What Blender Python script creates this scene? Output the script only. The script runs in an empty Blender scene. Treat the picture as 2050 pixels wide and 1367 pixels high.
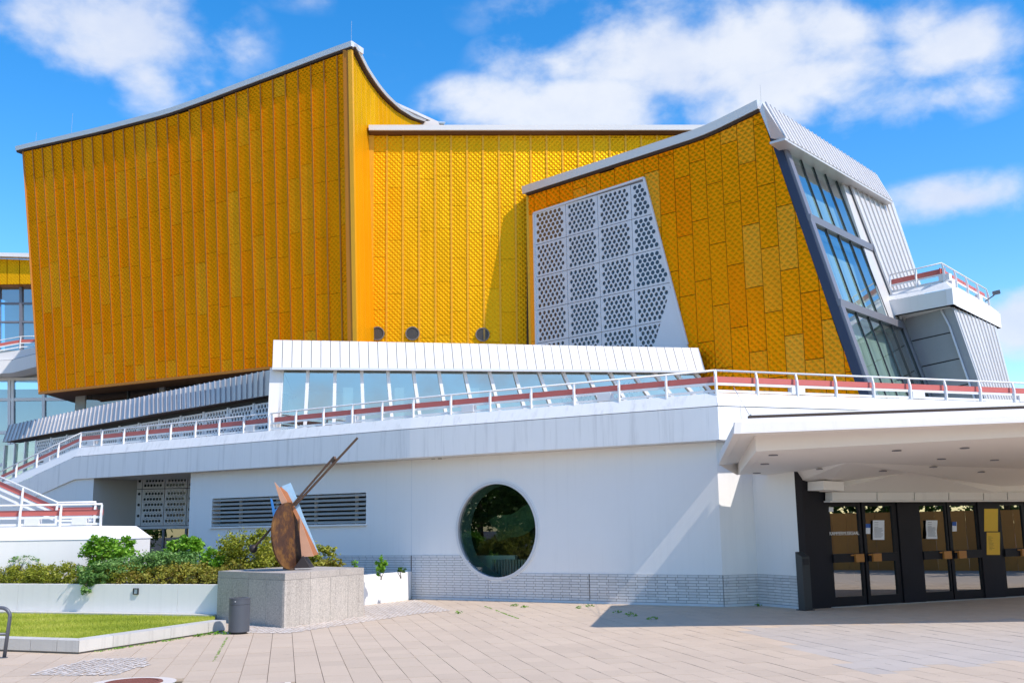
import bpy, math, random
from mathutils import Vector, Matrix
random.seed(7)
V = Vector
scene = bpy.context.scene
COL = scene.collection

# ------------------------------------------------------------------ camera
CW, CH, F = 2050.0, 1367.0, 2080.0          # photograph size, focal length in its pixels
HCAM = 1.75
PITCH = math.atan((1060 - CH / 2) / F)
ROLL = 0.0155
CAM = V((0, 0, HCAM))
fwd = V((0, math.cos(PITCH), math.sin(PITCH)))
r0 = V((1, 0, 0)); u0 = V((0, -math.sin(PITCH), math.cos(PITCH)))
RGT = r0 * math.cos(ROLL) - u0 * math.sin(ROLL)
UPV = r0 * math.sin(ROLL) + u0 * math.cos(ROLL)
cam_data = bpy.data.cameras.new('camera')
cam_data.sensor_width = 36.0
cam_data.lens = 36.0 * F / CW
cam_data.clip_start = 0.1
cam_data.clip_end = 3000
cam = bpy.data.objects.new('camera', cam_data)
COL.objects.link(cam)
m3 = Matrix((RGT, UPV, -fwd)).transposed()
cam.matrix_world = Matrix.Translation(CAM) @ m3.to_4x4()
scene.camera = cam

def ray(px, py):
    return fwd + RGT * ((px - CW / 2) / F) + UPV * ((CH / 2 - py) / F)
def at_z(px, py, z):
    d = ray(px, py); return CAM + d * ((z - HCAM) / d.z)
def at_y(px, py, y):
    d = ray(px, py); return CAM + d * (y / d.y)
def on_pl(px, py, p, n):
    d = ray(px, py); return CAM + d * ((p - CAM).dot(n) / d.dot(n))
def proj(P):
    q = P - CAM; k = q.dot(fwd)
    return CW / 2 + F * q.dot(RGT) / k, CH / 2 - F * q.dot(UPV) / k

# ------------------------------------------------------------------ light
G_SH = at_z(1188, 1255, 0.0)                 # where the canopy corner's shadow lands
CAN_Y = 17.56
C_COR = at_y(1470, 858, CAN_Y)               # that canopy corner
SUN = (C_COR - G_SH).normalized()
SUN_EL = math.asin(SUN.z); SUN_AZ = math.atan2(SUN.x, SUN.y)
ld = bpy.data.lights.new('sun', 'SUN'); ld.energy = 4.1; ld.angle = math.radians(0.53)
ld.color = (1.0, 0.905, 0.81)
sun = bpy.data.objects.new('sun', ld); COL.objects.link(sun)
sun.rotation_euler = SUN.to_track_quat('Z', 'Y').to_euler(); sun.location = (30, -20, 40)

class NT:
    """tiny node-tree builder"""
    def __init__(s, tree): s.t = tree; tree.nodes.clear()
    def n(s, typ, ins=None, **props):
        nd = s.t.nodes.new(typ)
        for k, v in props.items(): setattr(nd, k, v)
        for k, v in (ins or {}).items(): s.put(nd, k, v)
        return nd
    def put(s, nd, k, v):
        sock = nd.inputs[k]
        if isinstance(v, bpy.types.NodeSocket): s.t.links.new(v, sock)
        elif isinstance(v, bpy.types.Node): s.t.links.new(v.outputs[0], sock)
        else:
            if hasattr(sock.default_value, '__len__') and hasattr(v, '__len__'): v = tuple(v)[:len(sock.default_value)]
            sock.default_value = v
    def m(s, op, a, b=None, c=None, clamp=False):
        nd = s.n('ShaderNodeMath', operation=op, use_clamp=clamp)
        for i, v in enumerate((a, b, c)):
            if v is not None: s.put(nd, i, v)
        return nd.outputs[0]
    def mix(s, f, a, b, blend='MIX'):
        nd = s.n('ShaderNodeMix', data_type='RGBA', blend_type=blend)
        s.put(nd, 0, f); s.put(nd, 6, a); s.put(nd, 7, b)
        return nd.outputs[2]
    def ramp(s, f, stops):
        nd = s.n('ShaderNodeValToRGB'); s.put(nd, 0, f)
        e = nd.color_ramp.elements
        while len(e) < len(stops): e.new(0.5)
        for i, (p, c) in enumerate(stops): e[i].position = p; e[i].color = c
        return nd.outputs[0]

def c4(c): return (c[0], c[1], c[2], 1.0)

world = bpy.data.worlds.new('World'); scene.world = world; world.use_nodes = True
SKY_STR = 0.145
def build_world():
    w = NT(world.node_tree)
    sky = w.n('ShaderNodeTexSky', sky_type='NISHITA')
    sky.sun_disc = False; sky.sun_elevation = SUN_EL; sky.sun_rotation = SUN_AZ
    sky.altitude = 0; sky.air_density = 1.0; sky.dust_density = 0.3; sky.ozone_density = 1.6
    hs = w.n('ShaderNodeHueSaturation', {'Hue': .502, 'Saturation': 1.45, 'Value': 1.5, 'Color': sky})
    geo = w.n('ShaderNodeTexCoord')
    d = geo.outputs['Generated']
    sep = w.n('ShaderNodeSeparateXYZ', {0: d})
    az = w.m('ARCTAN2', sep.outputs[0], sep.outputs[1]); el = w.m('ARCSINE', sep.outputs[2])
    # a broken layer of fair-weather cumulus all round; the largest banks have their own centres
    banks = [(1390, 110, 330, 120, 1.0), (1180, 205, 230, 80, .95), (1560, 195, 190, 90, 1.0), (1000, 215, 140, 60, .9), (1120, 130, 150, 70, .7),
             (1690, 60, 200, 70, .8), (1950, 90, 140, 55, .8), (1880, 200, 130, 45, .55), (1930, 395, 170, 40, .75),
             (2060, 645, 80, 60, .9), (230, 60, 230, 105, .85), (290, 160, 75, 60, .8), (1060, 25, 130, 45, .2),
             (760, 110, 70, 40, .15), (640, 5, 120, 22, .15)]
    acc = None
    for (x, y, rx, ry, k) in banks:
        dv = ray(x, y).normalized(); a0 = math.atan2(dv.x, dv.y); e0 = math.asin(dv.z)
        qa = w.m('DIVIDE', w.m('SUBTRACT', az, a0), rx / F * 1.06 * 1.12); qe = w.m('DIVIDE', w.m('SUBTRACT', el, e0), ry / F * 1.12)
        r = w.m('SQRT', w.m('ADD', w.m('MULTIPLY', qa, qa), w.m('MULTIPLY', qe, qe)))
        b = w.m('MULTIPLY', w.m('MAXIMUM', w.m('SUBTRACT', 1.25, r), 0.0), k)
        acc = b if acc is None else w.m('MAXIMUM', acc, b)
    # elsewhere: low-frequency coverage
    sc = w.n('ShaderNodeVectorMath', {0: d, 1: (1.0, 1.0, 1.45)}, operation='MULTIPLY')
    big = w.n('ShaderNodeTexNoise', {'Vector': sc, 'Scale': 2.1, 'Detail': 2.0, 'Roughness': .5})
    # the frame's own part of the sky takes its cover from the banks alone
    dc = ray(CW / 2, 500).normalized()
    infr = w.n('ShaderNodeVectorMath', {0: d, 1: tuple(dc)}, operation='DOT_PRODUCT')
    away = w.n('ShaderNodeMapRange', {0: infr.outputs['Value'], 1: .86, 2: .74, 3: 0.0, 4: 1.0})
    cov = w.m('MULTIPLY', w.m('MAXIMUM', w.m('MULTIPLY', w.m('SUBTRACT', big.outputs[0], .47), 3.2), 0.0), away.outputs[0])
    acc = w.m('MAXIMUM', acc, cov)
    fb = w.n('ShaderNodeTexNoise', {'Vector': sc, 'Scale': 11.0, 'Detail': 12.0, 'Roughness': .55, 'Distortion': .12})
    dens = w.m('ADD', acc, w.m('MULTIPLY', w.m('SUBTRACT', fb.outputs[0], .5), 2.6))
    cl = w.n('ShaderNodeMapRange', {0: dens, 1: .08, 2: 1.0, 3: 0.0, 4: 1.0}, interpolation_type='SMOOTHSTEP')
    cl = w.m('MULTIPLY', cl.outputs[0], w.n('ShaderNodeMapRange', {0: acc, 1: 0.0, 2: .25, 3: 0.0, 4: .9}).outputs[0])
    sh = w.n('ShaderNodeTexNoise', {'Vector': sc, 'Scale': 5.0, 'Detail': 6.0, 'Roughness': .6})
    ccol = w.ramp(sh.outputs[0], [(0.3, (4.0, 4.5, 5.7, 1)), (0.62, (5.5, 5.7, 6.1, 1))])
    col = w.mix(cl, hs.outputs[0], ccol)
    bg = w.n('ShaderNodeBackground', {'Color': col, 'Strength': SKY_STR})
    out = w.n('ShaderNodeOutputWorld', {'Surface': bg})
build_world()
scene.view_settings.view_transform = 'Standard'
scene.view_settings.look = 'None'
scene.view_settings.gamma = 1.0
scene.view_settings.exposure = 0.2
scene.render.engine = 'CYCLES'
scene.cycles.max_bounces = 6
scene.cycles.diffuse_bounces = 3
scene.cycles.glossy_bounces = 4
scene.cycles.transparent_max_bounces = 10
scene.cycles.caustics_reflective = False
scene.cycles.caustics_refractive = False

# ------------------------------------------------------------------ materials
MATS = {}
def new_mat(name):
    m = bpy.data.materials.new(name); m.use_nodes = True
    t = NT(m.node_tree); MATS[name] = m
    return m, t
def finish(t, bsdf): t.n('ShaderNodeOutputMaterial', {'Surface': bsdf})

def mat(name, col, rough=.6, metal=0.0, var=.07, scale=2.0, bump=0.0, bscale=60.0, spec=.5, rnd=0.0, stretch=None, streak=0.0, hue=None, fine=None):
    """procedural surface: base colour with large and fine variation, per-object change, relief, rain streaks"""
    m, t = new_mat(name)
    tc = t.n('ShaderNodeTexCoord'); co = tc.outputs['Object']
    if stretch: co = t.n('ShaderNodeVectorMath', {0: co, 1: stretch}, operation='MULTIPLY').outputs[0]
    n1 = t.n('ShaderNodeTexNoise', {'Vector': co, 'Scale': scale, 'Detail': 6.0, 'Roughness': .6})
    n2 = t.n('ShaderNodeTexNoise', {'Vector': co, 'Scale': bscale, 'Detail': 3.0, 'Roughness': .6})
    k = t.m('ADD', t.m('MULTIPLY', t.m('SUBTRACT', n1.outputs[0], .5), 2 * var), t.m('MULTIPLY', t.m('SUBTRACT', n2.outputs[0], .5), var if fine is None else fine))
    if rnd:
        oi = t.n('ShaderNodeObjectInfo')
        k = t.m('ADD', k, t.m('MULTIPLY', t.m('SUBTRACT', oi.outputs['Random'], .5), 2 * rnd))
    if streak:
        st = t.n('ShaderNodeVectorMath', {0: tc.outputs['Object'], 1: (7.0, 7.0, .35)}, operation='MULTIPLY')
        n3 = t.n('ShaderNodeTexNoise', {'Vector': st, 'Scale': 1.0, 'Detail': 5.0, 'Roughness': .65})
        k = t.m('SUBTRACT', k, t.m('MULTIPLY', t.m('MAXIMUM', t.m('SUBTRACT', n3.outputs[0], .52), 0.0), streak * 5))
    k = t.m('ADD', k, 1.0)
    base = c4(col)
    if hue:
        oi = t.n('ShaderNodeObjectInfo')
        base = t.mix(oi.outputs['Random'], c4(col), c4(hue))
    sc = t.n('ShaderNodeVectorMath', {0: base if not hue else base}, operation='SCALE')
    if not hue: sc.inputs[0].default_value = col
    t.put(sc, 3, k)
    b = t.n('ShaderNodeBsdfPrincipled', {'Base Color': sc.outputs[0], 'Roughness': rough, 'Metallic': metal})
    b.inputs['Specular IOR Level'].default_value = spec
    rr = t.m('ADD', rough, t.m('MULTIPLY', t.m('SUBTRACT', n1.outputs[0], .5), .18), clamp=True)
    t.put(b, 'Roughness', rr)
    if bump:
        bp = t.n('ShaderNodeBump', {'Strength': bump, 'Distance': .02, 'Height': n2.outputs[0]})
        t.put(b, 'Normal', bp)
    finish(t, b)
    return m

def glass(name, tint, refl=.14, dark=1.0, rough=0.0, wob=.0):
    m, t = new_mat(name)
    fr = t.n('ShaderNodeFresnel', {'IOR': 1.5})
    f = t.m('ADD', t.m('MULTIPLY', fr.outputs[0], .9), refl, clamp=True)
    tr = t.n('ShaderNodeBsdfTransparent', {'Color': c4([x * dark for x in tint])})
    gl = t.n('ShaderNodeBsdfGlossy', {'Color': (.92, .96, 1, 1), 'Roughness': rough})
    if wob:
        tc = t.n('ShaderNodeTexCoord')
        nz = t.n('ShaderNodeTexNoise', {'Vector': tc.outputs['Object'], 'Scale': .9, 'Detail': 1.0})
        bp = t.n('ShaderNodeBump', {'Strength': wob, 'Distance': .05, 'Height': nz.outputs[0]})
        t.put(gl, 'Normal', bp); t.put(fr, 'Normal', bp)
    mx = t.n('ShaderNodeMixShader', {0: f, 1: tr, 2: gl})
    finish(t, mx)
    return m

def gold(name, c1, c2, c3, pitch=.134, slope=.42, rough=.38, metal=.5, amt=1.0):
    """anodised aluminium stamped with a lattice of small pyramids (tangent-space normals from the panel's metre UVs)"""
    m, t = new_mat(name)
    uv = t.n('ShaderNodeUVMap')
    uv.uv_map = 'UVMap'
    s = t.n('ShaderNodeSeparateXYZ', {0: uv.outputs[0]})
    k = 1 / (pitch * math.sqrt(2))
    p = t.m('MULTIPLY', t.m('ADD', s.outputs[0], s.outputs[1]), k)
    q = t.m('MULTIPLY', t.m('SUBTRACT', s.outputs[1], s.outputs[0]), k)
    fp = t.m('SUBTRACT', t.m('FRACT', p), .5); fq = t.m('SUBTRACT', t.m('FRACT', q), .5)
    big = t.m('GREATER_THAN', t.m('ABSOLUTE', fp), t.m('ABSOLUTE', fq))
    inside = t.m('LESS_THAN', t.m('MAXIMUM', t.m('ABSOLUTE', fp), t.m('ABSOLUTE', fq)), .43)
    gp = t.m('MULTIPLY', t.m('MULTIPLY', t.m('SIGN', fp), big), inside)
    gq = t.m('MULTIPLY', t.m('MULTIPLY', t.m('SIGN', fq), t.m('SUBTRACT', 1.0, big)), inside)
    nx = t.m('MULTIPLY', t.m('SUBTRACT', gp, gq), slope * .7071)
    ny = t.m('MULTIPLY', t.m('ADD', gp, gq), slope * .7071)
    col = t.n('ShaderNodeCombineXYZ', {0: t.m('MULTIPLY_ADD', nx, .5, .5), 1: t.m('MULTIPLY_ADD', ny, .5, .5), 2: .95})
    nm = t.n('ShaderNodeNormalMap', {'Strength': amt, 'Color': col}); nm.uv_map = 'UVMap'
    oi = t.n('ShaderNodeObjectInfo')
    base = t.ramp(oi.outputs['Random'], [(0.0, c4(c2)), (0.28, c4(c1)), (0.72, c4([.97 * x for x in c1])), (.93, c4([(a + b) / 2 for a, b in zip(c1, c3)])), (1.0, c4(c3))])
    tc = t.n('ShaderNodeTexCoord')
    st = t.n('ShaderNodeVectorMath', {0: tc.outputs['Object'], 1: (2.5, 2.5, .5)}, operation='MULTIPLY')
    n1 = t.n('ShaderNodeTexNoise', {'Vector': st, 'Scale': 1.0, 'Detail': 6.0, 'Roughness': .62})
    kk = t.m('ADD', .84, t.m('MULTIPLY', n1.outputs[0], .32))
    sc = t.n('ShaderNodeVectorMath', {0: base}, operation='SCALE'); t.put(sc, 3, kk)
    df = t.n('ShaderNodeBsdfDiffuse', {'Color': sc.outputs[0], 'Roughness': .3, 'Normal': nm})
    gl = t.n('ShaderNodeBsdfGlossy', {'Color': sc.outputs[0], 'Roughness': t.m('MULTIPLY_ADD', n1.outputs[0], .22, rough - .12), 'Normal': nm})
    b = t.n('ShaderNodeMixShader', {0: metal, 1: df.outputs[0], 2: gl.outputs[0]})
    finish(t, b)
    return m

mat('white_paint', (.86, .855, .84), .6, var=.03, scale=.8, bump=.06, bscale=90, streak=.035)
mat('board_white', (.84, .84, .83), .65, var=.04, scale=.7, bump=.10, bscale=40, stretch=(9, 9, .4), streak=.18)
mat('planter_white', (.85, .83, .80), .65, var=.03, scale=.7, bump=.14, bscale=40, stretch=(14, 14, .3), streak=.05)
mat('soffit_white', (.78, .77, .74), .7, var=.03, scale=.8)
mat('canopy_white', (.80, .77, .74), .6, var=.05, scale=.7, streak=.05, bump=.03)
mat('ceiling_white', (.86, .82, .78), .7, var=.03, scale=.5)
mat('rail_white', (.83, .83, .83), .4, var=.03)
mat('box_white', (.78, .78, .79), .5, var=.03)
mat('red_band', (.56, .14, .12), .55, var=.06)
mat('brick_white', (.66, .66, .66), .5, var=.08, scale=6, bump=.12, bscale=50, rnd=.10)
mat('joint_grey', (.20, .19, .18), .9, var=.2, scale=8)
mat('kerb_blue', (.62, .66, .70), .8, var=.1, scale=5, bump=.2)
mat('seam_white', (.80, .785, .77), .5, var=.03, rnd=.03, scale=1.5)
mat('seam_grey', (.46, .46, .48), .42, metal=.35, var=.05, rnd=.06, scale=1.5)
mat('zinc_light', (.66, .645, .63), .45, metal=.25, var=.05, rnd=.04, scale=1.5)
mat('coping_metal', (.70, .71, .73), .40, metal=.2, var=.05, scale=.7)
mat('coping_white', (.80, .78, .76), .5, var=.04, scale=.6)
mat('dark_soffit', (.045, .028, .02), .7, var=.2)
mat('dark_gap', (.16, .06, .008), .7, var=.2)
mat('dark_core', (.06, .05, .045), .9)
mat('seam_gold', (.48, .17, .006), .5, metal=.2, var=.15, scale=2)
mat('seam_gold_light', (.90, .42, .015), .45, metal=.3, var=.1, scale=2)  # paler copy of the seam tone, mainly on sunlit faces
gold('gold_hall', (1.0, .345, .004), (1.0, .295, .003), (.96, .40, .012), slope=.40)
gold('gold_sunlit', (1.0, .475, .010), (1.0, .44, .008), (1.0, .50, .014), slope=.27)  # yellower copy of the same gold, for the faces in the sun
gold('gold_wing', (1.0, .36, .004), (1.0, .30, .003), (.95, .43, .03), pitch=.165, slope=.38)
mat('perforated_white', (.76, .77, .79), .5, var=.04, rnd=.03, scale=2)
mat('round_glass', (.035, .045, .055), .12, var=.2, spec=.7)
mat('navy', (.018, .03, .07), .4, var=.1)
mat('frame_grey', (.22, .22, .25), .45, metal=.3, var=.08)
mat('mullion_dark', (.03, .035, .04), .5)
mat('concrete_blue', (.40, .43, .47), .75, var=.14, scale=1.2, bump=.1, rnd=.06)
mat('concrete_warm', (.50, .49, .46), .8, var=.08, scale=1.4, bump=.1)
mat('granite', (.45, .41, .365), .8, var=.16, scale=1.4, bump=.35, bscale=38, rnd=.07, streak=.22, fine=1.5)
mat('granite_cap', (.42, .38, .34), .8, var=.2, scale=1.6, bump=.3, bscale=38, rnd=.05, fine=1.0)
mat('limestone', (.56, .54, .50), .85, var=.10, scale=1.8, bump=.2, bscale=50, rnd=.05, streak=.16)
mat('door_black', (.014, .014, .018), .45, var=.3, scale=3, spec=.25)
mat('post_black', (.018, .017, .022), .5, var=.35, scale=1.2, spec=.2)
mat('wood_orange', (.48, .20, .045), .45, var=.22, scale=3, stretch=(2, 2, 18))
mat('hoarding_wood', (.62, .27, .06), .7, var=.15, scale=2, rnd=.2)
mat('paper', (.80, .82, .86), .7, var=.02)
mat('paper_text', (.12, .13, .17), .8)
mat('sticker_blue', (.02, .10, .42), .5)
mat('plate_gold', (.72, .47, .06), .35, metal=.6, var=.08, scale=4)
mat('plate_text', (.22, .14, .02), .5)
mat('letter_white', (.82, .82, .80), .5)
mat('bin_grey', (.085, .095, .115), .45, metal=.2, var=.08)
mat('bin_black', (.012, .012, .014), .6)
mat('ash_grey', (.03, .034, .036), .5, var=.15)
mat('stand_grey', (.11, .12, .145), .45, metal=.2, var=.08)
def rust(name):
    m, t = new_mat(name); tc = t.n('ShaderNodeTexCoord')
    n1 = t.n('ShaderNodeTexNoise', {'Vector': tc.outputs['Object'], 'Scale': 2.2, 'Detail': 9.0, 'Roughness': .68})
    n2 = t.n('ShaderNodeTexNoise', {'Vector': tc.outputs['Object'], 'Scale': 14.0, 'Detail': 6.0, 'Roughness': .7})
    f = t.m('ADD', t.m('MULTIPLY', n1.outputs[0], .8), t.m('MULTIPLY', n2.outputs[0], .25))
    col = t.ramp(f, [(.36, (.030, .016, .012, 1)), (.50, (.075, .032, .016, 1)), (.58, (.17, .075, .018, 1)), (.70, (.26, .13, .035, 1))])
    bp = t.n('ShaderNodeBump', {'Strength': .35, 'Distance': .01, 'Height': n2.outputs[0]})
    finish(t, t.n('ShaderNodeBsdfPrincipled', {'Base Color': col, 'Roughness': .62, 'Metallic': .15, 'Normal': bp}))
rust('rust_disc')
mat('rust_bar', (.11, .065, .042), .6, metal=.3, var=.3, scale=6)
mat('rust_orange', (.50, .20, .085), .6, var=.2, scale=4)
mat('rust_pale', (.56, .30, .19), .6, var=.15, scale=4)
mat('paint_blue', (.03, .20, .55), .5, var=.25, scale=5)
mat('paint_pale_blue', (.34, .55, .74), .5, var=.18, scale=6)
mat('steel_dark', (.045, .035, .035), .55, metal=.4, var=.2)
mat('iron_red', (.24, .085, .06), .7, metal=.1, var=.25, scale=9, bump=.3)
mat('louvre_metal', (.60, .58, .54), .45, metal=.25, var=.06)
mat('louvre_dark', (.012, .017, .012), .6)
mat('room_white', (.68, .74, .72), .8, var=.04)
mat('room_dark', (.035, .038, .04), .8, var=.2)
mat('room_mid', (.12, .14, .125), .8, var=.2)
mat('fill_teal', (.68, .82, .77), .8, var=.05)
mat('room_teal', (.36, .50, .50), .7, var=.04)
mat('curtain', (.72, .76, .68), .8, var=.06)
mat('radiator', (.42, .43, .40), .5)
mat('sheet_green', (.12, .23, .15), .4, var=.3, scale=5)
mat('reflection_bar', (.32, .17, .12), .7, var=.4, scale=12)
mat('vent_metal', (.20, .17, .15), .5, metal=.4, var=.1)
mat('lamp_glass', (.62, .66, .70), .3)
mat('rod_metal', (.55, .55, .56), .4, metal=.6)
mat('bark', (.10, .075, .05), .9, var=.25, scale=8, bump=.3)
mat('soil', (.05, .038, .026), .95, var=.3, scale=8, bump=.4)
mat('lawn_soil', (.28, .33, .04), .95, var=.22, scale=3, bump=.3)
mat('far_wall', (.70, .68, .62), .7, var=.04)
mat('roof_grey', (.30, .30, .31), .8, var=.1)

def foliage(name, a, b, c=None):
    m, t = new_mat(name)
    at = t.n('ShaderNodeAttribute', attribute_name='tone')
    stops = [(0.0, c4(a)), (1.0, c4(b))] if c is None else [(0.0, c4(a)), (.55, c4(b)), (1.0, c4(c))]
    col = t.ramp(at.outputs['Fac'], stops)
    b_ = t.n('ShaderNodeBsdfPrincipled', {'Base Color': col, 'Roughness': .5})
    b_.inputs['Specular IOR Level'].default_value = .35
    tr = t.n('ShaderNodeBsdfTranslucent', {'Color': col})
    mx = t.n('ShaderNodeMixShader', {0: .28, 1: b_.outputs[0], 2: tr.outputs[0]})
    finish(t, mx); return m
foliage('leaf_bright', (.07, .20, .012), (.18, .40, .025), (.32, .52, .06))
foliage('leaf_sage', (.08, .19, .04), (.17, .33, .08), (.30, .45, .14))
foliage('leaf_olive', (.14, .16, .012), (.29, .33, .03), (.50, .46, .06))
foliage('leaf_rust', (.20, .12, .02), (.30, .30, .04), (.46, .42, .07))
foliage('leaf_tree', (.03, .08, .012), (.07, .17, .02), (.13, .26, .04))
foliage('grass_blade', (.27, .34, .03), (.43, .49, .05), (.58, .58, .11))

def paving(name, a, b, rnd=.10):
    m, t = new_mat(name)
    tc = t.n('ShaderNodeTexCoord'); oi = t.n('ShaderNodeObjectInfo'); ge = t.n('ShaderNodeNewGeometry')
    pos = ge.outputs['Position']
    n1 = t.n('ShaderNodeTexNoise', {'Vector': pos, 'Scale': .45, 'Detail': 5.0, 'Roughness': .6})
    n2 = t.n('ShaderNodeTexNoise', {'Vector': pos, 'Scale': 85.0, 'Detail': 2.0, 'Roughness': .7})
    n3 = t.n('ShaderNodeTexNoise', {'Vector': pos, 'Scale': 4.0, 'Detail': 6.0, 'Roughness': .7})
    at = t.n('ShaderNodeAttribute', attribute_name='tone')
    f = t.m('ADD', t.m('MULTIPLY', n1.outputs[0], .8), t.m('MULTIPLY', n3.outputs[0], .3), clamp=True)
    col = t.mix(f, c4(a), c4(b))
    k = t.m('ADD', .78, t.m('MULTIPLY', n2.outputs[0], .44))
    k = t.m('ADD', k, t.m('MULTIPLY', t.m('SUBTRACT', t.m('ADD', oi.outputs['Random'], t.m('MULTIPLY', at.outputs['Fac'], 1.0)), .5), rnd))
    dirt = t.m('MULTIPLY', t.m('MAXIMUM', t.m('SUBTRACT', n3.outputs[0], .60), 0.0), 1.6)
    k = t.m('SUBTRACT', k, dirt)
    sc = t.n('ShaderNodeVectorMath', {0: col}, operation='SCALE'); t.put(sc, 3, k)
    bp = t.n('ShaderNodeBump', {'Strength': .25, 'Distance': .004, 'Height': n2.outputs[0]})
    b_ = t.n('ShaderNodeBsdfPrincipled', {'Base Color': sc.outputs[0], 'Roughness': .8, 'Normal': bp})
    finish(t, b_); return m
paving('slab', (.49, .385, .29), (.58, .465, .35))
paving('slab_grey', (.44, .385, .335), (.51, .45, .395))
paving('sett', (.62, .555, .50), (.78, .71, .64), rnd=.22)
mat('joint_sand', (.17, .145, .105), .95, var=.25, scale=6)
mat('asphalt', (.15, .145, .14), .9, var=.12, scale=1.5, bump=.3)

g_glass = glass('glass_clerestory', (.74, .86, .82), .34, wob=.02)
glass('glass_slope', (.84, .96, .92), .36, wob=.015)
glass('glass_door', (.34, .36, .34), .30)
glass('glass_round', (.72, .88, .80), .08)
glass('glass_far', (.45, .60, .70), .30, wob=.03)
glass('glass_low', (.25, .33, .25), .20, wob=.03)

# ------------------------------------------------------------------ mesh helpers
WLOC = {}
class MB:
    def __init__(s): s.v = []; s.f = []; s.uv = None; s.tone = None
    def add(s, vs, fs):
        o = len(s.v); s.v += [V(x) for x in vs]; s.f += [tuple(i + o for i in f) for f in fs]; return s
    def poly(s, pts): return s.add(pts, [tuple(range(len(pts)))])
    def prism(s, pts, vec):
        n = len(pts); vec = V(vec); pts = [V(p) for p in pts]
        fs = [tuple(range(n - 1, -1, -1)), tuple(range(n, 2 * n))]
        fs += [(i, (i + 1) % n, n + (i + 1) % n, n + i) for i in range(n)]
        return s.add(pts + [p + vec for p in pts], fs)
    def beam(s, a, b, w, h, up=(0, 0, 1)):
        a = V(a); b = V(b); d = (b - a).normalized(); up = V(up)
        x = d.cross(up)
        if x.length < 1e-5: x = d.cross(V((1, 0, 0)))
        x.normalize(); y = x.cross(d)
        c = [x * (sx * w / 2) + y * (sy * h / 2) for sx, sy in ((-1, -1), (1, -1), (1, 1), (-1, 1))]
        return s.prism([a + q for q in c], b - a)
    def tube(s, pts, r, n=8, r2=None, cap=True):
        pts = [V(p) for p in pts]; rings = []
        for i, p in enumerate(pts):
            d = (pts[min(i + 1, len(pts) - 1)] - pts[max(i - 1, 0)]).normalized()
            x = d.cross(V((0, 0, 1)))
            if x.length < 1e-3: x = d.cross(V((1, 0, 0)))
            x.normalize(); y = x.cross(d)
            rr = r if r2 is None else r + (r2 - r) * i / max(1, len(pts) - 1)
            rings.append([p + (x * math.cos(2 * math.pi * k / n) + y * math.sin(2 * math.pi * k / n)) * rr for k in range(n)])
        vs = [q for R in rings for q in R]; fs = []
        for i in range(len(pts) - 1):
            for k in range(n):
                fs.append((i * n + k, i * n + (k + 1) % n, (i + 1) * n + (k + 1) % n, (i + 1) * n + k))
        if cap: fs += [tuple(range(n - 1, -1, -1)), tuple((len(pts) - 1) * n + k for k in range(n))]
        return s.add(vs, fs)
    def sphere(s, c, r, n=14, m=8):
        c = V(c); vs = []; fs = []
        for i in range(m + 1):
            th = math.pi * i / m
            for k in range(n):
                ph = 2 * math.pi * k / n
                vs.append(c + V((math.sin(th) * math.cos(ph), math.sin(th) * math.sin(ph), math.cos(th))) * r)
        for i in range(m):
            for k in range(n): fs.append((i * n + k, i * n + (k + 1) % n, (i + 1) * n + (k + 1) % n, (i + 1) * n + k))
        return s.add(vs, fs)
    def disc(s, c, ax, ay, r, n=24, thick=None):
        pts = [V(c) + (V(ax) * math.cos(2 * math.pi * k / n) + V(ay) * math.sin(2 * math.pi * k / n)) * r for k in range(n)]
        return s.prism(pts, thick) if thick is not None else s.poly(pts)
    def ring(s, c, ax, ay, ri, ro, thick, n=32):
        c = V(c); t = V(thick); vs = []
        for off in (V((0, 0, 0)), t):
            for r in (ri, ro):
                vs += [c + off + (V(ax) * math.cos(2 * math.pi * k / n) + V(ay) * math.sin(2 * math.pi * k / n)) * r for k in range(n)]
        fs = []
        for k in range(n):
            j = (k + 1) % n
            fs += [(k, j, n + j, n + k), (2 * n + k, 3 * n + k, 3 * n + j, 2 * n + j), (k, 2 * n + k, 2 * n + j, j), (n + k, n + j, 3 * n + j, 3 * n + k)]
        return s.add(vs, fs)

def mesh_of(mb, base, m, smooth=False):
    me = bpy.data.meshes.new('mesh')
    me.from_pydata([tuple(v - base) for v in mb.v], [], mb.f)
    if mb.uv:
        l = me.uv_layers.new(name='UVMap')
        for i, lp in enumerate(me.loops): l.data[i].uv = mb.uv[lp.vertex_index]
    if mb.tone:
        a = me.attributes.new('tone', 'FLOAT', 'FACE')
        a.data.foreach_set('value', mb.tone)
    if m: me.materials.append(MATS[m])
    if smooth: me.polygons.foreach_set('use_smooth', [True] * len(me.polygons))
    me.update()
    return me

def obj(name, mb, m, parent=None, label=None, cat=None, group=None, kind=None, smooth=False):
    if parent is not None: base = WLOC[parent.name]
    else:
        xs = [v.x for v in mb.v]; ys = [v.y for v in mb.v]; zs = [v.z for v in mb.v]
        base = V(((min(xs) + max(xs)) / 2, (min(ys) + max(ys)) / 2, min(zs)))
    o = bpy.data.objects.new(name, mesh_of(mb, base, m, smooth))
    COL.objects.link(o)
    if parent is not None: o.parent = parent
    else: o.location = base
    WLOC[o.name] = base
    tag(o, label, cat, group, kind)
    return o
def tag(o, label=None, cat=None, group=None, kind=None):
    for k, v in (('label', label), ('category', cat), ('group', group), ('kind', kind)):
        if v: o[k] = v
    return o
def thing(name, label, cat, loc, group=None):
    o = bpy.data.objects.new(name, None); COL.objects.link(o)
    o.location = loc; o.empty_display_size = .3
    WLOC[o.name] = V(loc)
    return tag(o, label, cat, group)
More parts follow.
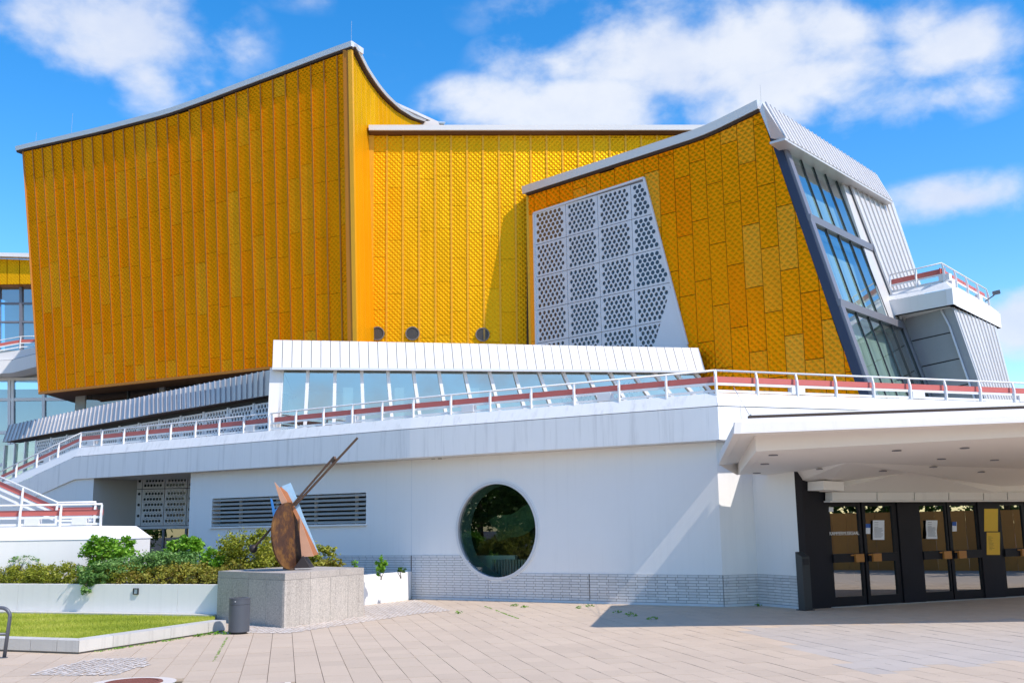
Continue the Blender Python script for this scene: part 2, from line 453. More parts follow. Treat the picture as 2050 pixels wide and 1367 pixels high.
def place(name, me, loc, rot, parent):
    """an instance sharing mesh data, placed in world coordinates under its thing"""
    o = bpy.data.objects.new(name, me); COL.objects.link(o)
    o.parent = parent; o.location = V(loc) - WLOC[parent.name]; o.rotation_euler = rot
    WLOC[o.name] = V(loc)
    return o

class Patch:
    """a (nearly) flat facade given by four corners: bottom-left, bottom-right, top-right, top-left"""
    def __init__(s, bl, br, tr, tl):
        s.bl, s.br, s.tr, s.tl = map(V, (bl, br, tr, tl))
        s.w = ((s.br - s.bl).length + (s.tr - s.tl).length) / 2
        s.h = ((s.tl - s.bl).length + (s.tr - s.br).length) / 2
        n = (s.br - s.bl).cross(s.tl - s.bl).normalized()
        if n.dot(CAM - s.bl) < 0: n = -n
        s.n = n
    def pt(s, a, t, off=0.0):
        lo = s.bl.lerp(s.br, a); hi = s.tl.lerp(s.tr, a)
        return lo.lerp(hi, t) + s.n * off
    def t_of_y(s, a, line):
        """t where column a meets a polyline given in photograph pixels"""
        lo, hi = -.3, 1.6
        for _ in range(40):
            mid = (lo + hi) / 2; x, y = proj(s.pt(a, mid))
            yl = interp(line, x)
            if y > yl: lo = mid
            else: hi = mid
        return (lo + hi) / 2
def interp(line, x):
    if x <= line[0][0]: (x0, y0), (x1, y1) = line[0], line[1]
    elif x >= line[-1][0]: (x0, y0), (x1, y1) = line[-2], line[-1]
    else:
        for (x0, y0), (x1, y1) in zip(line, line[1:]):
            if x0 <= x <= x1: break
    return y0 + (y1 - y0) * (x - x0) / (x1 - x0)

def clip(poly, a, b, c):
    """keep the part of a 2-D polygon where a*x+b*y+c >= 0"""
    out = []
    for i, p in enumerate(poly):
        q = poly[(i + 1) % len(poly)]
        fp = a * p[0] + b * p[1] + c; fq = a * q[0] + b * q[1] + c
        if fp >= 0: out.append(p)
        if fp * fq < 0:
            k = fp / (fp - fq); out.append((p[0] + k * (q[0] - p[0]), p[1] + k * (q[1] - p[1])))
    return out

def uv_panel(P, poly, name, m, parent, thick=.03, gap=.006):
    """one gold panel: polygon in (s,t) of the patch, inset by a joint and lifted proud of the wall"""
    cx = sum(p[0] for p in poly) / len(poly); cy = sum(p[1] for p in poly) / len(poly)
    gw, gh = gap / P.w, gap / P.h
    poly = [(p[0] + (gw if p[0] < cx else -gw), p[1] + (gh if p[1] < cy else -gh)) for p in poly]
    mb = MB(); n = len(poly)
    mb.prism([P.pt(a, t, .0) for a, t in poly], P.n * thick)
    mb.f.pop(0)
    w = [(a * P.w, t * P.h) for a, t in poly]
    mb.uv = w + w
    return obj(name, mb, m, parent)

def clad(P, parent, m, cw, ph, tops, tb, seam_mat, seam_w, seam_h, half=None, excl=None, offs=None, edges=None, gap=.006):
    """columns of stamped panels with a batten on every joint; tops(a) and tb(a) give the column's ends"""
    ncol = max(1, round(P.w / cw))
    edges = edges or [k / ncol for k in range(ncol + 1)]; ncol = len(edges) - 1
    rng = random.Random(int(P.w * 1000))
    for i in range(ncol):
        a0, a1 = edges[i], edges[i + 1]; da = a1 - a0
        t_lo = min(tb(a0), tb(a1)); t_hi = max(tops(a0), tops(a1))
        dt = ph / P.h
        o = (offs(i) if offs else rng.random()) * dt
        t = t_lo - o
        while t < t_hi:
            lo, hi = t, t + dt
            q = [(a0, lo), (a1, lo), (a1, hi), (a0, hi)]
            s_ = (tops(a1) - tops(a0)) / da; q = clip(q, s_, -1, tops(a0) - s_ * a0)
            s_ = (tb(a1) - tb(a0)) / da; q = clip(q, -s_, 1, -(tb(a0) - s_ * a0)) if q else q
            if q and half:
                for h in half: q = clip(q, *h) if q else q
            if q and excl: q = excl(q, a0, a1)
            if q and len(q) > 2:
                ar = abs(sum(q[k][0] * q[(k + 1) % len(q)][1] - q[(k + 1) % len(q)][0] * q[k][1] for k in range(len(q)))) / 2 * P.w * P.h
                if ar > .03: uv_panel(P, q, 'panel', m, parent, gap=gap)
            t = hi
        if seam_mat and i > 0:
            lo, hi = tb(a0), tops(a0)
            seg = [(lo, hi)]
            if half or excl:
                k = 60; ok = []
                for j in range(k + 1):
                    tt = lo + (hi - lo) * j / k
                    good = all(h[0] * a0 + h[1] * tt + h[2] >= 0 for h in (half or []))
                    if good and excl and not excl([(a0 - 1e-4, tt - 1e-3), (a0 + 1e-4, tt - 1e-3), (a0 + 1e-4, tt + 1e-3), (a0 - 1e-4, tt + 1e-3)], a0, a0): good = False
                    if good: ok.append(tt)
                if len(ok) < 2: continue
                seg = [(ok[0], ok[-1])]
            for lo, hi in seg:
                mb = MB(); ax = (P.br - P.bl).normalized()
                p0, p1 = P.pt(a0, lo), P.pt(a0, hi)
                c = [ax * (-seam_w / 2), ax * (seam_w / 2), ax * (seam_w / 2) + P.n * seam_h, ax * (-seam_w / 2) + P.n * seam_h]
                mb.prism([p0 + x for x in c], p1 - p0)
                obj('seam_batten', mb, seam_mat, parent)

def sweep(pts, prof, outs, mb=None):
    """a bar along pts; prof is a list of (out, up) pairs, outs the outward unit vector(s)"""
    mb = mb or MB(); n = len(prof); vs = []
    for i, p in enumerate(pts):
        o = outs[i] if isinstance(outs, list) else outs
        vs += [V(p) + V(o) * a + V((0, 0, b)) for a, b in prof]
    fs = []
    for i in range(len(pts) - 1):
        for k in range(n): fs.append((i * n + k, i * n + (k + 1) % n, (i + 1) * n + (k + 1) % n, (i + 1) * n + k))
    fs += [tuple(range(n)), tuple((len(pts) - 1) * n + k for k in range(n - 1, -1, -1))]
    return mb.add(vs, fs)

def perforated(P, a0, a1, t0, t1, nx=6, ny=7, rad=.066, cut=None, depth=.05):
    """one screen panel with rows of round glass lenses set back in real holes; cut = (halfplanes) trims the panel"""
    W = (a1 - a0) * P.w; H = (t1 - t0) * P.h
    def q(x, y, o): return P.pt(a0 + (a1 - a0) * x / W, t0 + (t1 - t0) * y / H, o)
    mb = MB(); gl = MB(); T = .05; g = .012
    mx, my = W * .055, H * .055
    cx = (W - 2 * mx) / (nx + .5); cy = (H - 2 * my) / ny
    r = min(rad, cx * .44, cy * .47)
    n = 20
    if cut:
        poly = [(a0 + g / P.w, t0 + g / P.h), (a1 - g / P.w, t0 + g / P.h), (a1 - g / P.w, t1 - g / P.h), (a0 + g / P.w, t1 - g / P.h)]
        for h in cut: poly = clip(poly, *h) if poly else poly
        if not poly or len(poly) < 3: return None, None
        mb.prism([P.pt(a, t, 0) for a, t in poly], P.n * T)
    def quad(x0, y0, x1, y1):
        if x1 - x0 > 1e-4 and y1 - y0 > 1e-4: mb.poly([q(x0, y0, T), q(x1, y0, T), q(x1, y1, T), q(x0, y1, T)])
    if not cut:
        quad(g, g, W - g, my); quad(g, H - my, W - g, H - g)
    for j in range(ny):
        y0 = my + j * cy; xs = mx + (cx * .5 if j % 2 else 0.0)
        if not cut:
            quad(g, y0, xs, y0 + cy); quad(xs + nx * cx, y0, W - g, y0 + cy)
        for i in range(nx):
            ox, oy = xs + (i + .5) * cx, y0 + cy / 2
            inn = [(ox + r * math.cos(2 * math.pi * k / n), oy + r * math.sin(2 * math.pi * k / n)) for k in range(n)]
            if cut:
                if all(h[0] * (a0 + (a1 - a0) * x / W) + h[1] * (t0 + (t1 - t0) * y / H) + h[2] > .004 for h in cut for x, y in inn):
                    gl.poly([q(x, y, T + .005) for x, y in inn])
                continue
            out = []
            for k in range(n):
                c_, s_ = math.cos(2 * math.pi * k / n), math.sin(2 * math.pi * k / n)
                m_ = max(abs(c_) / (cx / 2), abs(s_) / (cy / 2))
                out.append(q(ox + c_ / m_, oy + s_ / m_, T))
            rim = [q(x, y, T) for x, y in inn]; deep = [q(x, y, T - depth) for x, y in inn]
            fs = []
            for k in range(n):
                k2 = (k + 1) % n
                fs += [(k, k2, n + k2, n + k), (n + k, n + k2, 2 * n + k2, 2 * n + k)]
            mb.add(out + rim + deep, fs)
            gl.poly([q(x, y, T - depth + .008) for x, y in inn])
    if not cut:
        c = [(g, g), (W - g, g), (W - g, H - g), (g, H - g)]
        for k in range(4):
            (xa, ya), (xb, yb) = c[k], c[(k + 1) % 4]
            mb.poly([q(xa, ya, T), q(xa, ya, 0), q(xb, yb, 0), q(xb, yb, T)])
    return mb, gl
def put_perforated(parent, *a, **k):
    mb, gl = perforated(*a, **k)
    if mb is None: return
    p = obj('perforated_panel', mb, 'perforated_white', parent)
    if gl.v: obj('round_panes', gl, 'round_glass', p, kind='stuff')

def leaves(mb, cen, rad, n, size, rng, flat=.5, tone=(0, 1), shell=.55):
    """n small leaf faces spread through an ellipsoid, denser to its rim, in clumps"""
    if mb.tone is None: mb.tone = []
    cen = V(cen); rad = V(rad)
    ncl = max(14, n // 40)
    cl = []
    for _ in range(ncl):
        while True:
            p = V((rng.uniform(-1, 1), rng.uniform(-1, 1), rng.uniform(-.9, 1)))
            if p.length < 1: break
        l = p.length
        if l > 1e-3: p = p * ((l ** shell) / l)
        cl.append((p, rng.random()))
    for _ in range(n):
        p, tn = rng.choice(cl)
        p = p + V((rng.gauss(0, .13), rng.gauss(0, .13), rng.gauss(0, .13)))
        c = cen + V((p.x * rad.x, p.y * rad.y, p.z * rad.z))
        if c.z < cen.z - rad.z: continue
        a = V((rng.uniform(-1, 1), rng.uniform(-1, 1), rng.uniform(-.6, .6))).normalized()
        nrm = V((rng.uniform(-1, 1), rng.uniform(-1, 1), rng.uniform(.0, 1.4))).normalized()
        b = a.cross(nrm)
        if b.length < .05: continue
        b.normalize(); s = size * rng.uniform(.6, 1.3)
        mb.add([c - a * s, c + b * s * flat, c + a * s, c - b * s * flat], [(0, 1, 2, 3)])
        mb.tone.append(min(1, max(0, tone[0] + (tone[1] - tone[0]) * (.55 * tn + .45 * rng.random()))))
    return mb
def twigs(base, rad, n, rng, r=.012, up=1.0):
    mb = MB(); base = V(base)
    for _ in range(n):
        e = base + V((rng.uniform(-1, 1) * rad[0] * .8, rng.uniform(-1, 1) * rad[1] * .8, rng.uniform(.5, 1.0) * rad[2] * up))
        mid = base.lerp(e, .5) + V((rng.uniform(-.1, .1), rng.uniform(-.1, .1), .08))
        mb.tube([base + V((rng.uniform(-.05, .05), rng.uniform(-.05, .05), 0)), mid, e], r, 5, r * .35)
    return mb

# ================================================================== GROUND
rng = random.Random(3)
mb = MB(); S = 1500
mb.poly([(-S, -S, -.10), (S, -S, -.10), (S, S, -.10), (-S, S, -.10)])
obj('ground', mb, 'asphalt', kind='structure')
mb = MB(); mb.poly([(-40, -14, -.045), (45, -14, -.045), (45, 60, -.045), (-40, 60, -.045)])
paved = obj('paving', mb, 'joint_sand', kind='structure')
mb = MB()
for x0, x1, y0, y1 in ((-40, 45, -14, 2.2), (18, 45, 2.2, 60), (-40, -18, 2.2, 60)): mb.poly([(x0, y0, -.03), (x1, y0, -.03), (x1, y1, -.03), (x0, y1, -.03)])
obj('forecourt', mb, 'slab', kind='structure')  # unseen paving carried on outward, added pale for its bounce light

W1a = at_z(825, 1198, 0); W1b_ = at_z(1450, 1214, 0)
W1d = (W1b_ - W1a).normalized(); W1n = V((W1d.y, -W1d.x, 0)).normalized()
if W1n.y > 0: W1n = -W1n
W1c = at_z(1520, 1211, 0); W2e = at_z(1607, 1219, 0)
D0 = at_z(1625, 1218, 0); D1 = at_z(2050, 1193, 0)
Dd = (D1 - D0).normalized(); Dn = V((Dd.y, -Dd.x, 0))
if Dn.y > 0: Dn = -Dn
PedC = at_z(568, 1257, 0); PedL = at_z(433, 1243, 0); PedR = at_z(728, 1233, 0); PedB = PedL + PedR - PedC
K0 = at_z(-90, 1300, 0); K1 = at_z(157, 1309, 0); K2 = at_z(452, 1263, 0)
PW0 = at_z(-120, 1226, .06); PW0.z = 0; PW1 = at_z(442, 1241, 0)
Q0 = at_z(727, 1211, 0); Q1 = at_z(816, 1200, 0)
print('W1', W1a, W1b_, 'n', W1n, 'sun', SUN, 'dot', W1n.dot(SUN), 'el', math.degrees(SUN_EL), 'C', C_COR, 'G', G_SH)

def inside(p, poly):
    c = False
    for i in range(len(poly)):
        a, b = poly[i], poly[i - 1]
        if (a[1] > p[1]) != (b[1] > p[1]) and p[0] < (b[0] - a[0]) * (p[1] - a[1]) / (b[1] - a[1]) + a[0]: c = not c
    return c
bldg = [(PW0.x, PW0.y), (PW1.x, PW1.y), (PedC.x, PedC.y), (PedR.x, PedR.y), (Q0.x, Q0.y), (Q1.x, Q1.y), (W1b_.x, W1b_.y), (W1c.x, W1c.y), (W2e.x, W2e.y), (D1.x, D1.y),
        (D1.x + 10, D1.y + 5), (20, 60), (-60, 60), (-60, PW0.y)]
lawn_poly = [(K0.x, K0.y), (K1.x, K1.y), (K2.x, K2.y), (PW1.x, PW1.y), (PW0.x, PW0.y)]
ang = math.radians(12.3)
e1 = V((-math.sin(ang), math.cos(ang), 0)); e2 = V((math.cos(ang), math.sin(ang), 0))
SW, SL = .335, .5
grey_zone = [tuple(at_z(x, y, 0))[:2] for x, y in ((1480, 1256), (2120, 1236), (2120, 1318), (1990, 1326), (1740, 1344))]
cells = []
for i in range(-70, 75):
    for j in range(0, 76):
        off = (i * .37 % 1) * SL
        c = e2 * (i * SW) + e1 * (2.0 + j * SL + off)
        if c.y < 2 or c.y > 31 or abs(c.x) > 18: continue
        cn = [(c.x + dx, c.y + dy) for dx, dy in ((.3, .3), (.3, -.3), (-.3, .3), (-.3, -.3))]
        if all(inside(q, lawn_poly) for q in cn) or all(inside(q, bldg) for q in cn): continue
        cells.append(c)
man_c = at_z(267, 1366, 0); cov_c = at_z(535, 1372, 0)
def vis(c):
    x, y = proj(c); return -10 < x < 2060 and y < 1375
near = sorted([c for c in cells if c.y > 9 and vis(c)], key=lambda c: c.length)
first = set(id(c) for c in near[:300])
sm = MB(); hx, hy = SW / 2 - .0035, SL / 2 - .0035
def slab_box(b, c, dz):
    top = [c + e2 * (sx * hx) + e1 * (sy * hy) + V((0, 0, dz)) for sx, sy in ((-1, -1), (1, -1), (1, 1), (-1, 1))]
    low = [p - V((0, 0, .04 + dz)) for p in top]
    b.add(top + low, [(0, 1, 2, 3), (4, 5, 1, 0), (5, 6, 2, 1), (6, 7, 3, 2), (7, 4, 0, 3)])
slab_box(sm, V((0, 0, 0)), 0)
slab_me = mesh_of(sm, V((0, 0, 0)), 'slab'); slab_me_g = mesh_of(sm, V((0, 0, 0)), 'slab_grey')
far = {'slab': MB(), 'slab_grey': MB()}
for b in far.values(): b.tone = []
for c in cells:
    if (c - man_c).length < .42 or (c - cov_c).length < .28: continue
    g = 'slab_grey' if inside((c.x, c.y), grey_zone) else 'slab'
    dz = rng.uniform(-.002, .0025)
    if id(c) in first:
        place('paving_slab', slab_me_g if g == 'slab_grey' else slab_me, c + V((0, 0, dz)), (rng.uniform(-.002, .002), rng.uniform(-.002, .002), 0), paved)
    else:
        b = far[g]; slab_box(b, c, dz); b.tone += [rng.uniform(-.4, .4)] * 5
for g, b in far.items(): obj('paving_slabs', b, g, paved, kind='stuff')

# small setts round the pedestal and along the planter
def sett_field(poly, step=.085):
    b = MB(); b.tone = []
    xs = [p[0] for p in poly]; ys = [p[1] for p in poly]
    x = min(xs)
    while x < max(xs):
        y = min(ys)
        while y < max(ys):
            px, py = x + rng.uniform(-.012, .012), y + rng.uniform(-.012, .012)
            if inside((px, py), poly):
                h = step / 2 - .006 - rng.uniform(0, .008); z = .006 + rng.uniform(0, .004); a = rng.uniform(-.3, .3)
                ca, sa = math.cos(a) * h, math.sin(a) * h
                b.add([(px - ca + sa, py - sa - ca, z), (px + ca + sa, py + sa - ca, z), (px + ca - sa, py + sa + ca, z), (px - ca - sa, py - sa + ca, z)], [(0, 1, 2, 3)])
                b.tone.append(rng.uniform(-.5, .5))
            y += step
        x += step
    return b
poly = [tuple(at_z(x, y, 0))[:2] for x, y in ((452, 1266), (575, 1268), (840, 1228), (905, 1222), (830, 1200), (728, 1212), (728, 1233), (568, 1257), (500, 1250))]
obj('setts', sett_field(poly), 'sett', paved, kind='stuff')
poly2 = [tuple(at_z(x, y, 0))[:2] for x, y in ((95, 1338), (190, 1318), (290, 1316), (300, 1330), (230, 1352), (60, 1352))]
obj('setts', sett_field(poly2), 'sett', paved, kind='stuff')
# cast covers set in the paving
t = thing('manhole_cover', 'round rusty red iron manhole cover set in the paving', 'manhole cover', man_c)
obj('rim', MB().ring(man_c + V((0, 0, .001)), (1, 0, 0), (0, 1, 0), .29, .34, (0, 0, .012), 40), 'iron_red', t)
mb = MB().disc(man_c, (1, 0, 0), (0, 1, 0), .285, 40, (0, 0, .008))
for k in range(-5, 6):
    l = math.sqrt(max(0, .27 ** 2 - (k * .048) ** 2))
    if l > .03: mb.beam(man_c + V((k * .048, -l, .010)), man_c + V((k * .048, l, .010)), .018, .006)
obj('lid', mb, 'iron_red', t)
obj('surround', MB().ring(man_c, (1, 0, 0), (0, 1, 0), .345, .50, (0, 0, .004), 40), 'sett', t)
t = thing('hydrant_cover', 'small rectangular red iron utility cover in the paving', 'utility cover', cov_c)
mb = MB().prism([cov_c + e2 * a + e1 * b for a, b in ((-.20, -.14), (.20, -.14), (.20, .14), (-.20, .14))], (0, 0, .010))
obj('lid', mb, 'iron_red', t)
mb = MB()
for a, b, c_, d_ in ((-.27, -.2, .27, -.15), (-.27, .15, .27, .2), (-.27, -.15, -.21, .15), (.21, -.15, .27, .15)):
    mb.prism([cov_c + e2 * x + e1 * y for x, y in ((a, b), (c_, b), (c_, d_), (a, d_))], (0, 0, .006))
obj('surround', mb, 'sett', t)

# weeds in the joints
weed = MB(); weed.tone = []
spots = [at_z(x, y, 0) for x, y in ((915, 1228), (1030, 1213), (1050, 1216), (1160, 1217), (1180, 1214), (1235, 1226), (1258, 1229), (1266, 1233), (1305, 1239), (1517, 1213), (470, 1268), (452, 1269), (438, 1268), (425, 1270), (400, 1274))]
spots += [PW1 + V((.5, -.6, 0)) + e1 * 0]
for k, c in enumerate(spots):
    leaves(weed, c + V((0, 0, .02)), (.10, .06, .035 if k else .05), 60, .022, rng, .45)
l0 = at_z(975, 1215, 0)
for k in range(70):
    c = l0 - e1 * rng.uniform(-.3, 3.4) ; leaves(weed, c + V((0, 0, .004)), (.018, .08, .008), 7, .012, rng, .5)
l0 = at_z(455, 1275, 0)
for k in range(45):
    c = l0 - e1 * rng.uniform(0, 3.6); leaves(weed, c + V((0, 0, .004)), (.014, .06, .008), 7, .010, rng, .5)
for k in range(60):
    c = K1.lerp(K2, rng.uniform(.05, 1)) + V((.05, -.07, 0)); leaves(weed, c + V((0, 0, .01)), (.05, .03, .012), 8, .014, rng, .5)
obj('weeds', weed, 'leaf_bright', label='small weeds growing in the joints of the paving', cat='weeds', kind='stuff')

# ================================================================== GROUND-FLOOR WALL
ZS = 3.65                                           # soffit level of the terrace
gf = thing('entrance_building', 'white ground floor wall with brick plinth, round window and louvred strip window', 'building', W1a)
def w1(s, z, off=0.0): return W1a + W1d * s + V((0, 0, z)) + W1n * off
def w1sz(px, py):
    p = on_pl(px, py, W1a, W1n); return (p - W1a).dot(W1d), p.z
S_L = w1sz(380, 1000)[0]; S_R = (W1b_ - W1a).dot(W1d)
sc_, zc_ = w1sz(994, 1061); RC = 1.20
l0s, l0z = w1sz(423, 1055); l1s, l1z = w1sz(733, 985); _, lz1 = w1sz(423, 998); _, lz0 = w1sz(733, 1047)
lz_lo, lz_hi = (l0z + lz0) / 2, (lz1 + l1z) / 2
mb = MB()
def rect(s0, s1, z0, z1):
    mb.poly([w1(s0, z0), w1(s1, z0), w1(s1, z1), w1(s0, z1)])
h = 1.42
rect(S_L, l0s, -.05, ZS); rect(l0s, l1s, -.05, lz_lo); rect(l0s, l1s, lz_hi, ZS)
s_j = 0.0
rect(l1s, sc_ - h, -.05, ZS); rect(sc_ + h, S_R, -.05, ZS)
rect(sc_ - h, sc_ + h, -.05, zc_ - h); rect(sc_ - h, sc_ + h, zc_ + h, ZS)
n = 64; out = []; inn = []
for k in range(n):
    c_, s_ = math.cos(2 * math.pi * k / n), math.sin(2 * math.pi * k / n); m_ = max(abs(c_), abs(s_))
    out.append(w1(sc_ + h * c_ / m_, zc_ + h * s_ / m_)); inn.append(w1(sc_ + RC * c_, zc_ + RC * s_))
mb.add(out + inn, [(k, (k + 1) % n, n + (k + 1) % n, n + k) for k in range(n)])
wall = obj('wall', mb, 'white_paint', gf)
# expansion joint
mb = MB().beam(w1(-.02, 1.12, .002), w1(-.02, ZS, .002), .007, .004, W1n); obj('joint', mb, 'kerb_blue', gf)
# facets towards the entrance
mb = MB(); z0 = -.05
mb.poly([W1b_ + V((0, 0, z0)), W1c + V((0, 0, z0)), W1c + V((0, 0, ZS)), W1b_ + V((0, 0, ZS))])
mb.poly([W1c + V((0, 0, z0)), W2e + V((0, 0, z0)), W2e + V((0, 0, ZS)), W1c + V((0, 0, ZS))])
obj('wall_return', mb, 'white_paint', gf)
# left end of the wall: return into the recess
pL = w1(S_L, 0)
mb = MB().poly([pL, pL - W1n * 3.0, pL - W1n * 3.0 + V((0, 0, ZS)), pL + V((0, 0, ZS))])
obj('wall_return', mb, 'white_paint', gf)

# plinth: white clinker bricks in real courses
BH, BL = .0625, .25
bricks = []
def brick_run(org, d, nrm, L, rows, start=0.0, skip=None, z0=.06):
    nb = int(L / BL) + 2
    for r in range(rows):
        for i in range(-1, nb):
            s0 = i * BL + (BL / 2 if r % 2 else .07); s1 = s0 + BL
            s0 = max(s0, 0); s1 = min(s1, L)
            if s1 - s0 < .03: continue
            c = org + d * ((s0 + s1) / 2) + V((0, 0, z0 + (r + .5) * BH))
            if skip and skip(c): continue
            bricks.append((c, d, nrm, s1 - s0 - .010))
def skip_round(c):
    s = (c - W1a).dot(W1d); return math.hypot(s - sc_, c.z - zc_) < RC + .03
brick_run(w1(-3.9, 0), W1d, W1n, 3.88, 17, z0=.06)
brick_run(W1a, W1d, W1n, sc_ - .25 , 17, skip=skip_round)
brick_run(w1(sc_ - .25, 0), W1d, W1n, S_R - sc_ + .25, 10, skip=skip_round)
d_ = (W1c - W1b_); n_ = V((d_.y, -d_.x, 0)).normalized(); brick_run(W1b_, d_.normalized(), n_, d_.length, 10)
d_ = (W2e - W1c); n2_ = V((d_.y, -d_.x, 0)).normalized(); brick_run(W1c, d_.normalized(), n2_, d_.length, 10)
def bvis(b):
    x, y = proj(b[0]); return 815 < x < 1615
order = sorted(range(len(bricks)), key=lambda i: (0 if bvis(bricks[i]) else 1, bricks[i][0].length))
chosen = set(order[:300])
bm_cache = {}
rest = MB()
plinth = MB()
def plinth_back(a, b, z1, nn):
    plinth.prism([a + nn * .001, b + nn * .001, b + nn * .001 + V((0, 0, z1)), a + nn * .001 + V((0, 0, z1))], nn * .006)
plinth_back(w1(-3.9, 0), W1a, .06 + 17 * BH, W1n); 
def plinth_poly(s0, s1, z1):
    # backing strip trimmed round the window
    pts = [(s0, 0), (s1, 0), (s1, z1), (s0, z1)]
    k = 40
    for i in range(k):
        a, b = s0 + (s1 - s0) * i / k, s0 + (s1 - s0) * (i + 1) / k
        def top(s):
            d = RC * RC - (s - sc_) ** 2
            return min(z1, zc_ - math.sqrt(d)) if d > 0 and zc_ - math.sqrt(d) < z1 else z1
        plinth.prism([w1(a, 0, .001), w1(b, 0, .001), w1(b, top(b), .001), w1(a, top(a), .001)], W1n * .006)
plinth_poly(0, sc_ - .25, .06 + 17 * BH); plinth_poly(sc_ - .25, S_R, .06 + 10 * BH)
plinth_back(W1b_, W1c, .06 + 10 * BH, n_); plinth_back(W1c, W2e, .06 + 10 * BH, n2_)
pb = obj('plinth', plinth, 'joint_grey', gf)
for i, (c, d, nn, L) in enumerate(bricks):
    key = round(L, 2)
    if i in chosen:
        if key not in bm_cache:
            b = MB(); a = V((key / 2, 0, 0)); zz = V((0, 0, BH / 2 - .005)); o_ = V((0, -.022, 0))
            b.prism([-a - zz, a - zz, a + zz, -a + zz], o_)
            bm_cache[key] = mesh_of(b, V((0, 0, 0)), 'brick_white')
        place('brick', bm_cache[key], c, (0, 0, math.atan2(d.y, d.x)), pb)
    else:
        a = d * (L / 2); zz = V((0, 0, BH / 2 - .005))
        rest.prism([c - a - zz, c + a - zz, c + a + zz, c - a + zz], nn * .022)
obj('bricks', rest, 'brick_white', pb, kind='stuff')
for x_, g in ((w1(-.02, 0), .02), (w1(w1sz(1181, 1180)[0], 0), .02)):
    obj('joint', MB().beam(x_ + W1n * .02 + V((0, 0, .05)), x_ + W1n * .02 + V((0, 0, .06 + (17 if x_ == w1(-.02, 0) else 10) * BH)), g, .012, W1n), 'joint_grey', pb)
# kerb at the foot of the wall
mb = MB()
for a, b, nn in ((w1(0.03, 0), W1b_, W1n), (W1b_, W1c, n_), (W1c, W2e, n2_)):
    mb.prism([a - nn * .05, b - nn * .05, b - nn * .05 + V((0, 0, .055)), a - nn * .05 + V((0, 0, .055))], nn * .09)
obj('foot_kerb', mb, 'kerb_blue', gf)

# round window
rw = thing('round_window', 'large round window with pale metal ring in the white wall', 'window', w1(sc_, zc_ - RC))
obj('ring', MB().ring(w1(sc_, zc_, -.08), W1d, (0, 0, 1), RC - .035, RC + .035, W1n * .115, 72), 'coping_metal', rw, smooth=False)
obj('ring_flange', MB().ring(w1(sc_, zc_, .001), W1d, (0, 0, 1), RC + .02, RC + .06, W1n * .02, 72), 'white_paint', rw)
obj('pane', MB().disc(w1(sc_, zc_, -.05), W1d, (0, 0, 1), RC - .03, 64), 'glass_round', rw)
tube_ = MB(); n = 64
r1 = [w1(sc_ + (RC - .05) * math.cos(2 * math.pi * k / n), zc_ + (RC - .05) * math.sin(2 * math.pi * k / n), -.06) for k in range(n)]
r2 = [p - W1n * .5 for p in r1]
tube_.add(r1 + r2, [(k, (k + 1) % n, n + (k + 1) % n, n + k) for k in range(n)])
obj('reveal', tube_, 'room_teal', rw)
# the room behind it
def room(name, c, d, nn, w, h_, dep, m, parent, z):
    b = MB(); a = c - d * (w / 2) + V((0, 0, z)); e = c + d * (w / 2) + V((0, 0, z)); U = V((0, 0, h_)); I = -nn * dep
    b.poly([a + I, e + I, e + I + U, a + I + U]); b.poly([a, a + I, a + I + U, a + U]); b.poly([e, e + U, e + I + U, e + I])
    b.poly([a, e, e + I, a + I]); b.poly([a + U, a + U + I, e + U + I, e + U])
    return obj(name, b, m, parent)
rc = w1(sc_, 0, -.56)
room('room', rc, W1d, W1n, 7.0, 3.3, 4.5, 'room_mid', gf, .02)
b = MB()
for k in range(26): b.beam(rc - W1n * .7 + W1d * (-.9 + k * .09) + V((0, 0, .30)), rc - W1n * .7 + W1d * (-.9 + k * .09) + V((0, 0, .98)), .055, .05, W1n)
obj('radiator', b, 'radiator', label='slatted radiator inside the round window', cat='radiator')
b = MB().prism([rc - W1n * .9 + W1d * q_ + V((0, 0, z_)) for q_, z_ in ((-1.6, .2), (-.35, .2), (-.35, 1.08), (-1.6, 1.08))], -W1n * .12)
obj('low_partition', b, 'room_white', label='pale low partition behind the round window', cat='partition')
b = MB(); p0 = rc - W1n * 1.4 + W1d * .05 + V((0, 0, 2.85)); p1 = rc - W1n * 1.4 + W1d * 1.7 + V((0, 0, 1.35)); b.beam(p0, p1, .12, .34)  # added bar in place of a slanting skylight reflection
obj('reflection_bar', b, 'reflection_bar', label='sloping rust brown bar standing in for a skylight reflection in the round window', cat='beam')
b = MB(); b.beam(rc - W1n * 2.2 + W1d * .28 + V((0, 0, .1)), rc - W1n * 2.2 + W1d * .28 + V((0, 0, 3.1)), .22, .22)
obj('inner_column', b, 'wood_orange', label='brown wooden column inside the round window', cat='column')
b = MB(); gx, gy = 14, 8; vs = []
for j in range(gy + 1):
    for i in range(gx + 1):
        u_, v_ = i / gx, j / gy
        p = rc - W1n * (1.0 + .5 * v_) + W1d * (-1.25 + 1.45 * u_) + V((0, 0, 2.0 + .42 * u_ - (.55 - .3 * abs(u_ - .4)) * v_ * 1.2 + .05 * math.sin(9 * u_ + 5 * v_)))
        vs.append(p)
b.add(vs, [(j * (gx + 1) + i, j * (gx + 1) + i + 1, (j + 1) * (gx + 1) + i + 1, (j + 1) * (gx + 1) + i) for j in range(gy) for i in range(gx)])
obj('dust_sheet', b, 'sheet_green', label='crumpled green plastic sheet behind the round window', cat='sheet', smooth=True)

